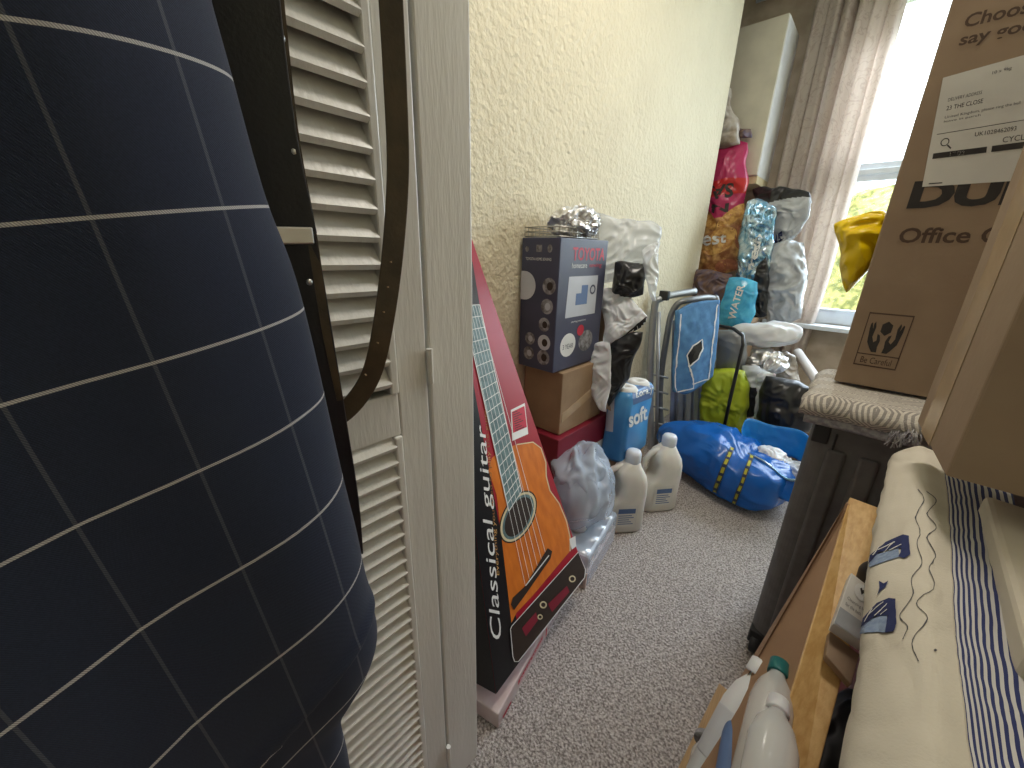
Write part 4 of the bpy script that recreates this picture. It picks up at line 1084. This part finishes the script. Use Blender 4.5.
for k in range(60):
    p = P(893 + random.random() * 26, 425 + random.random() * 4, y=SY0 - .04)
    q = p + Vector((random.uniform(-.012, .012), -.01 - random.random() * .01, -.018 - random.random() * .022)); fr.tube([p, (p + q) / 2 + Vector((random.uniform(-.006, .006), -.006, 0)), q], .0012, 5)
fr.build('fringe', M('yarn'), t)

# office chair carton
OY = 1.2; ob = P(835, 380, y=OY); OX0 = ob.x - .002; OZ0 = ob.z
t = thing('office_chair_carton', (0.2, OY + .2, OZ0), 'tall brown cardboard carton with office chair print standing on the woven rug', 'box')
OZ1 = 1.98
mb = MB().box(OX0, OX0 + .46, OY, OY + .24, OZ0 - .002, OZ1); mb.build('carton', M('card'), t, bevel=.003)
bv = mb.bvh(); FO = lambda off=.001: onto(bv, None, off)
def wq(x0, x1, z0, z1): return lambda off=.001: plane((x0, OY, z0), (x1 - x0, 0, 0), (0, 0, z1 - z0), off)
def px2(px, py): q = P(px, py, y=OY); return q.x, q.z
def ftext(s, px, py, h, wdt=None, m='print_brown', bold=.02, off=.001, shear=0):
    """text on the front with its lower-left at a pixel; h metres"""
    x, z = px2(px, py); st = s_text(s, shear, bold); W = wdt or h * 0.62 * len(s)
    prt('lettering', st, lambda a, b_: Vector((x + a * W, OY - off, z + b_ * h)), M(m), t)
ftext('Choose well,', 962, 31, .024, .150)
ftext('say goodbye', 957, 50, .024, .145)
x, z = px2(906, 209)
ftext('DUMOS', 906, 209, .052, .30, 'print_black', .05)
ftext('Office Chair', 897, 243, .030, .21, 'print_brown', .02)
x0, z0 = px2(853, 364); x1, z1 = px2(910, 311)
x1 = px2(899, 360)[0]; z1 = px2(870, 312)[1]
F_ = plane((x0, OY, z0), (x1 - x0, 0, 0), (0, 0, z1 - z0))
L = [s_rect(0, 0, 1, .025), s_rect(0, .975, 1, 1), s_rect(0, 0, .025, 1), s_rect(.975, 0, 1, 1), s_rect(0, .22, 1, .24)]
prt('care_symbol_frame', merge(*L), F_, M('print_brown'), t)
hand = [(.12, .70), (.16, .46), (.26, .34), (.32, .28), (.44, .28), (.42, .38), (.44, .50), (.40, .60), (.34, .62), (.36, .50), (.30, .46), (.24, .56), (.26, .74), (.22, .84), (.19, .80), (.2, .70), (.15, .82), (.12, .80)]
prt('care_symbol', merge(s_poly(hand), s_poly([(1 - a, b_) for a, b_ in hand]), s_poly([(.5, .86), (.62, .80), (.62, .67), (.5, .60), (.38, .67), (.38, .80)])), F_, M('print_black'), t)
prt('lettering', fit(s_text('Be Careful'), .14, .06, .86, .18), F_, M('print_brown'), t)
# shipping label
lp = lambda off: onto(bv, [(922, 187), (1045, 179), (1064, 44), (943, 78)], off)
slab = prt('shipping_label', s_rect(n=4), lp(.0012), M('label_white'), t)
def lt(s, x, y, w_, h_, m='print_grey'): prt('label_lettering', fit(s_text(s), x, y, x + w_, y + h_), lp(.0018), M(m), slab)
lt('10 x 9kg', .42, .90, .16, .035); lt('26-12', .74, .90, .12, .03)
lt('DELIVERY ADDRESS', .08, .76, .28, .03); lt('23 THE CLOSE', .08, .68, .30, .038, 'print_black'); lt('United Kingdom, please ring the bell', .08, .60, .62, .03); lt('leave in porch', .08, .565, .3, .025)
lt('UK1028462093', .36, .40, .34, .035, 'print_black'); lt('CYCLE 1', .60, .315, .26, .045, 'print_black')
prt('label_bars', merge(s_rect(.04, .25, .48, .30), s_rect(.52, .25, .98, .30), s_rect(.04, .47, .98, .475), s_rect(.05, .02, .16, .03)), lp(.0018), M('print_black'), t)
lt('LTD2', .18, .255, .12, .035, 'label_white')
prt('magnifier_mark', merge(s_ring(.12, .39, .028, .036), s_line([(.145, .36), (.18, .325)], .012)), lp(.0018), M('print_black'), t)
# flap seam on the far left side and tape at top
MB().frame((OX0 + .19, OY - .0006, OZ1 - .20), (.05, 0, 0), (0, -.0006, 0), (0, 0, .2)).build('tape_strip', M('tape'), t)

# second carton, near right
t = thing('plain_carton', (0.25, 0.8, 0.83), 'plain brown cardboard carton with taped seam in front of the office chair carton', 'box')
C0 = P(945, 476, y=.70); C1 = P(917, 422, z=C0.z)
u1 = C1 - C0
X2 = P(1024, 498, z=C0.z) - C0; X2 = X2.normalized() * .42
lean = Vector((-.012, -.02, 1)).normalized() * .62
mb = MB().frame(C0, X2, u1, lean); mb.build('carton', M('card'), t, bevel=.003); 
n2 = u1.cross(Vector((0, 0, 1))).normalized()
if n2.x > 0: n2 = -n2
MB().frame(C0 + u1 * .62 + n2 * .0008, u1 * .004, lean, -n2 * .0004).build('flap_seam', M('print_brown'), t)
MB().frame(C0 + u1 * .48 + n2 * .001, u1 * .30, lean, -n2 * .0008).build('tape_strip', M('tape'), t)

# ------------------------------------------------------------------ embroidered cushion / tote
def cushion():
    t = thing('boat_tablecloth', (0.2, 0.6, 0.6), 'folded cream linen cloth with embroidered sailing boats and navy stripes by the plain carton', 'cloth')
    # rows from far to near; each row goes left underside -> left roll -> top -> right
    zt = .765
    def row(lpx, lpy, sx, sy, rx, ry, zt_, zl):
        l = P(lpx, lpy, z=zl)
        s_ = P(sx, sy, z=zt_); r_ = P(rx, ry, z=zt_ - .005)
        a = l + Vector((.03, 0, -.07)); b_ = l + Vector((0.004, 0, -.03)); 
        m1 = l * .75 + s_ * .25; m1.z = zl + (zt_ - zl) * .75
        m2 = l * .4 + s_ * .6; m2.z = zt_ + .006
        return [a, b_, l, m1, m2, s_, s_ * .6 + r_ * .4, r_]
    rows = [row(893, 456, 935, 452, 985, 458, zt - .0, zt - .02),
            row(888, 480, 945, 482, 1010, 490, zt, zt - .03),
            row(874, 560, 950, 560, 1025, 570, zt, zt - .03),
            row(869, 640, 955, 650, 1040, 665, zt, zt - .03),
            row(854, 730, 966, 740, 1060, 760, zt, zt - .03),
            row(838, 820, 985, 830, 1090, 850, zt, zt - .03),
            row(830, 900, 1000, 930, 1110, 950, zt - .03, zt - .05)]
    g = net(rows, 84, 90)
    # two materials: cream up to the seam, stripes beyond
    nu = 84; seam = 60
    gl = [r[:seam + 1] for r in g]; gr = [r[seam:] for r in g]
    o, bv = sheet('linen_panel', gl, M('linen'), t, th=.006, wr=.003, ws=18, seed=1)
    o2, bv2 = sheet('striped_panel', gr, M('striped_cloth'), t, th=.006, wr=.003, ws=18, seed=1)
    me = o2.data; ul = me.uv_layers[0]
    for lp_ in me.loops:
        u_, v_ = ul.data[lp_.index].uv; ul.data[lp_.index].uv = (u_ * 11.0 + .3, v_)
    Z7 = lambda pts: [(840 + x / 2.272, 430 + y / 2.272) for x, y in pts]
    f = lambda off: onto(bv, None, off)
    def boat(hull, sail, lines, nm):
        prt('boat_embroidery', dense(s_poly(Z7(sail)), 4), f(.0042), M('blue_thread'), t)
        prt('boat_embroidery', dense(s_poly(Z7(hull)), 4), f(.0047), M('navy_thread'), t)
        prt('boat_embroidery', dense(merge(*[s_line(Z7(l), .8) for l in lines]), 3), f(.0053), M('white_print'), t)
    boat([(148, 245), (160, 248), (162, 290), (150, 300), (138, 296), (146, 275), (95, 285), (75, 310), (78, 290), (110, 262)], [(80, 292), (140, 276), (138, 296), (110, 305), (74, 318)], [[(95, 280), (132, 262)], [(106, 288), (130, 262)], [(120, 282), (146, 268)], [(84, 292), (98, 272)]], 0)
    boat([(118, 390), (134, 392), (136, 450), (128, 468), (112, 470), (118, 430), (90, 432), (60, 455), (64, 435), (92, 402)], [(62, 445), (116, 425), (113, 468), (90, 468), (56, 470)], [[(75, 430), (108, 400)], [(90, 432), (116, 405)], [(102, 430), (118, 418)], [(68, 445), (84, 415)]], 1)
    prt('bird_embroidery', merge(s_poly(Z7([(96, 350), (106, 356), (116, 350), (110, 364), (100, 372), (92, 384), (98, 366)]))), f(.0042), M('navy_thread'), t)
    w1 = [(178, 140), (190, 165), (172, 205), (184, 235), (176, 265), (186, 310), (166, 345), (168, 385), (142, 430), (158, 455), (150, 485)]
    w2 = [(196, 145), (214, 165), (196, 195), (214, 225), (196, 250), (212, 290), (198, 320), (208, 360), (176, 400), (196, 435), (168, 490), (182, 535)]
    for w_ in (w1, w2):
        fine = [(p.x, p.y) for p in spline([(a[0], a[1], 0) for a in Z7(w_)], 60)]
        prt('wave_stitching', s_line(fine, .8), f(.0040), M('grey_thread'), t)
    prt('wave_stitching', s_circle(*Z7([(210, 506)])[0], 1.3), f(.0040), M('grey_thread'), t)
cushion()
# cream box right edge
t = thing('cream_box', (0.4, 0.6, 0.6), 'cream flat box at the right edge beside the striped cloth', 'box')
a = P(985, 494, z=.79); c = P(1030, 655, z=.79)
MB().frame(a, c - a, (0.25, -.05, 0), (0, 0, -.12)).build('box_body', M('offwhite_card'), t, bevel=.006)
# table / chest that carries the cloth
t = thing('low_chest', (0.35, 0.55, 0), 'dark red draped chest under the boat cloth', 'chest')
MB().box(0.135, .95, -.3, 1.0, 0, .60).build('body', M('dark_red_card'), t, bevel=.01)

# ------------------------------------------------------------------ wooden drawer tipped towards the aisle
t = thing('pine_drawer', (0.0, 0.7, 0), 'pine drawer with hardboard bottom tipped on its side beside the suitcase', 'drawer')
A = P(850, 497, y=.97); B = P(885, 510, y=.97); Cn = P(768, 768, z=.45); Dn = P(819, 768, z=.45)
# continue beyond the frame
ex = 1.30
def ext(a, b_): return a + (b_ - a) * ex
pa = [A, B, ext(B, Dn), ext(A, Cn)]
up_ = (pa[1] - pa[0]).cross(pa[3] - pa[0]).normalized()
if up_.z < 0: up_ = -up_
vs = pa + [p - up_ * .018 for p in pa]
MB().add(vs, [(0, 3, 2, 1), (4, 5, 6, 7), (0, 1, 5, 4), (1, 2, 6, 5), (2, 3, 7, 6), (3, 0, 4, 7)]).build('side_board', M('pine'), t, bevel=.0015)
tA = P(846, 503, y=.95); tB = P(733, 680, z=.20); tC = P(705, 735, z=.20)
q = [pa[0] - up_ * .006 + Vector((.002, 0, 0)), tA - up_ * .0, tC, tC + (tC - tB) * 1.6, pa[3] - up_ * .006]
nrm = (q[2] - q[0]).cross(q[4] - q[0]).normalized()
if nrm.dot(CAM - q[0]) < 0: nrm = -nrm
bk = [p - nrm * .006 for p in q]
n_ = len(q)
MB().add(q + bk, [tuple(range(n_)), tuple(reversed(range(n_, 2 * n_)))] + [(i, (i + 1) % n_, n_ + (i + 1) % n_, n_ + i) for i in range(n_)]).build('bottom_panel', M('hardboard'), t)
def PN(px, py, d):
    r = ray(px, py); return CAM + r * ((q[0] - CAM).dot(nrm) / r.dot(nrm)) + nrm * d
rq = [PN(725, 688, .012), PN(732, 694, .012), PN(688, 790, .012), PN(679, 784, .012)]
MB().add(rq + [p - nrm * .014 for p in rq], [(0, 1, 2, 3), (7, 6, 5, 4), (0, 4, 5, 1), (1, 5, 6, 2), (2, 6, 7, 3), (3, 7, 4, 0)]).build('rail', M('pine'), t)
boardn = up_
def PB(px, py, d):
    r = ray(px, py); return CAM + r * ((pa[0] - CAM).dot(boardn) / r.dot(boardn)) + boardn * d

# packet wedged by the board
t = thing('card_packet', P(845, 630, z=.5), 'small grey and white card packet wedged between pine board and linen cloth', 'packet')
a = PB(824, 636, .048); b_ = PB(857, 652, .030); c = PB(869, 600, .030); d = PB(842, 586, .048)
mb = MB().add([a, b_, c, d] + [p - boardn * .026 for p in (a, b_, c, d)], [(0, 1, 2, 3), (7, 6, 5, 4), (0, 4, 5, 1), (1, 5, 6, 2), (2, 6, 7, 3), (3, 7, 4, 0)]); mb.build('carton', M('label_white'), t, bevel=.0015)
f = lambda off: (lambda x, y: a * (1 - x) * (1 - y) + b_ * x * (1 - y) + c * x * y + d * (1 - x) * y + boardn * off)
prt('silver_patch', s_rect(0.02, 0.02, .95, .32), f(.001), M('grey_plastic_film'), t)
prt('lettering', fit(s_text('Cleansing bar'), .15, .50, .85, .57), f(.001), M('print_grey'), t)
prt('lettering', fit(s_text('for the bath'), .15, .40, .7, .46), f(.001), M('print_grey'), t)
prt('round_badge', s_circle(.55, .80, .28, .15), f(.001), M('white_print'), t)
prt('badge_mark', s_poly([(.45, .84), (.5, .87), (.55, .84), (.6, .87), (.65, .84), (.55, .75)]), f(.0014), M('print_black'), t)
t = thing('card_packet', P(845, 665, z=.45), 'lower grey card packet under the white one beside the pine board', 'packet')
a2 = PB(822, 660, .020); b2 = PB(850, 686, .006); c2 = PB(859, 655, .003); d2 = PB(826, 636, .020)
MB().add([a2, b2, c2, d2] + [p - boardn * .018 for p in (a2, b2, c2, d2)], [(0, 1, 2, 3), (7, 6, 5, 4), (0, 4, 5, 1), (1, 5, 6, 2), (2, 6, 7, 3), (3, 7, 4, 0)]).build('carton', M('grey_steel' if False else 'card'), t, bevel=.0015)
# dark lump added for the shaded gap between packet and linen
o, _ = blob('gap_shade_fill', P(850, 750, z=.42), (.03, .09, .06), M('suitcase_dark'), seed=61, wr=.01, ws=14); tag(o, 'black filler standing for the shaded gap between pine board and linen cloth', 'cloth')
o, _ = blob('dark_ball', P(873, 580, z=.58), (.022, .022, .035), M('suitcase_dark'), seed=62, wr=.004, ws=14, sub=4); tag(o, 'dark knob shaped object peeking out from under the linen cloth', 'ornament')

# bottles in the drawer
def bottle(p0, p1, r, m, label, capm='white_plastic', cap_r=None, shapef=None, name='plastic_bottle', labelm=None):
    t = thing(name, p0, label, 'bottle'); ax = (p1 - p0); L_ = ax.length
    prof = shapef or [(r * .8, 0), (r, .01), (r, L_ * .62), (r * .8, L_ * .76), (r * .42, L_ * .86), (r * .38, L_ * .9)]
    MB().lathe(prof, p0, ax, 24).build('body', M(m), t, smooth=True)
    cr = cap_r or r * .5
    MB().lathe([(cr, L_ * .88), (cr * 1.02, L_ * .89), (cr * .95, L_ * .99), (cr * .7, L_)], p0, ax, 20).build('cap', M(capm), t, smooth=True)
    if labelm:
        MB().lathe([(r * 1.01, L_ * .2), (r * 1.02, L_ * .21), (r * 1.02, L_ * .55), (r * 1.01, L_ * .56)], p0, ax, 24).build('label', M(labelm), t, smooth=True)
    return t
q0 = q[0]
def PF(px, py, d):
    """point d metres in front of the hardboard panel along the sight line"""
    r = ray(px, py); return CAM + r * ((q0 - CAM).dot(nrm) / r.dot(nrm) - d)
GB = 'bottles lying in the pine drawer'
bottle(PF(700, 790, .03), PF(764, 662, .035), .029, 'white_plastic', 'slim white bottle with pale label lying nearest the carpet side of the drawer', labelm='pale_print', cap_r=.019)['group'] = GB
bottle(PF(752, 800, .05), PF(780, 662, .045), .028, 'clear_plastic', 'clear plastic bottle with teal cap leaning on the pine board', 'teal_cap')['group'] = GB
bottle(PF(758, 850, .06), PF(779, 700, .05), .029, 'clear_plastic', 'clear rounded bottle lying lowest beside the pine board')['group'] = GB
bottle(PF(722, 810, .035), PF(738, 704, .04), .016, 'blue_print', 'small blue bottle between the slim white and clear bottles', 'print_grey')['group'] = GB
bottle(PF(696, 790, .04), PF(708, 738, .05), .020, 'clear_plastic', 'small jar with grey ribbed lid in the lowest corner of the drawer', 'grey_print', cap_r=.022, name='small_jar')
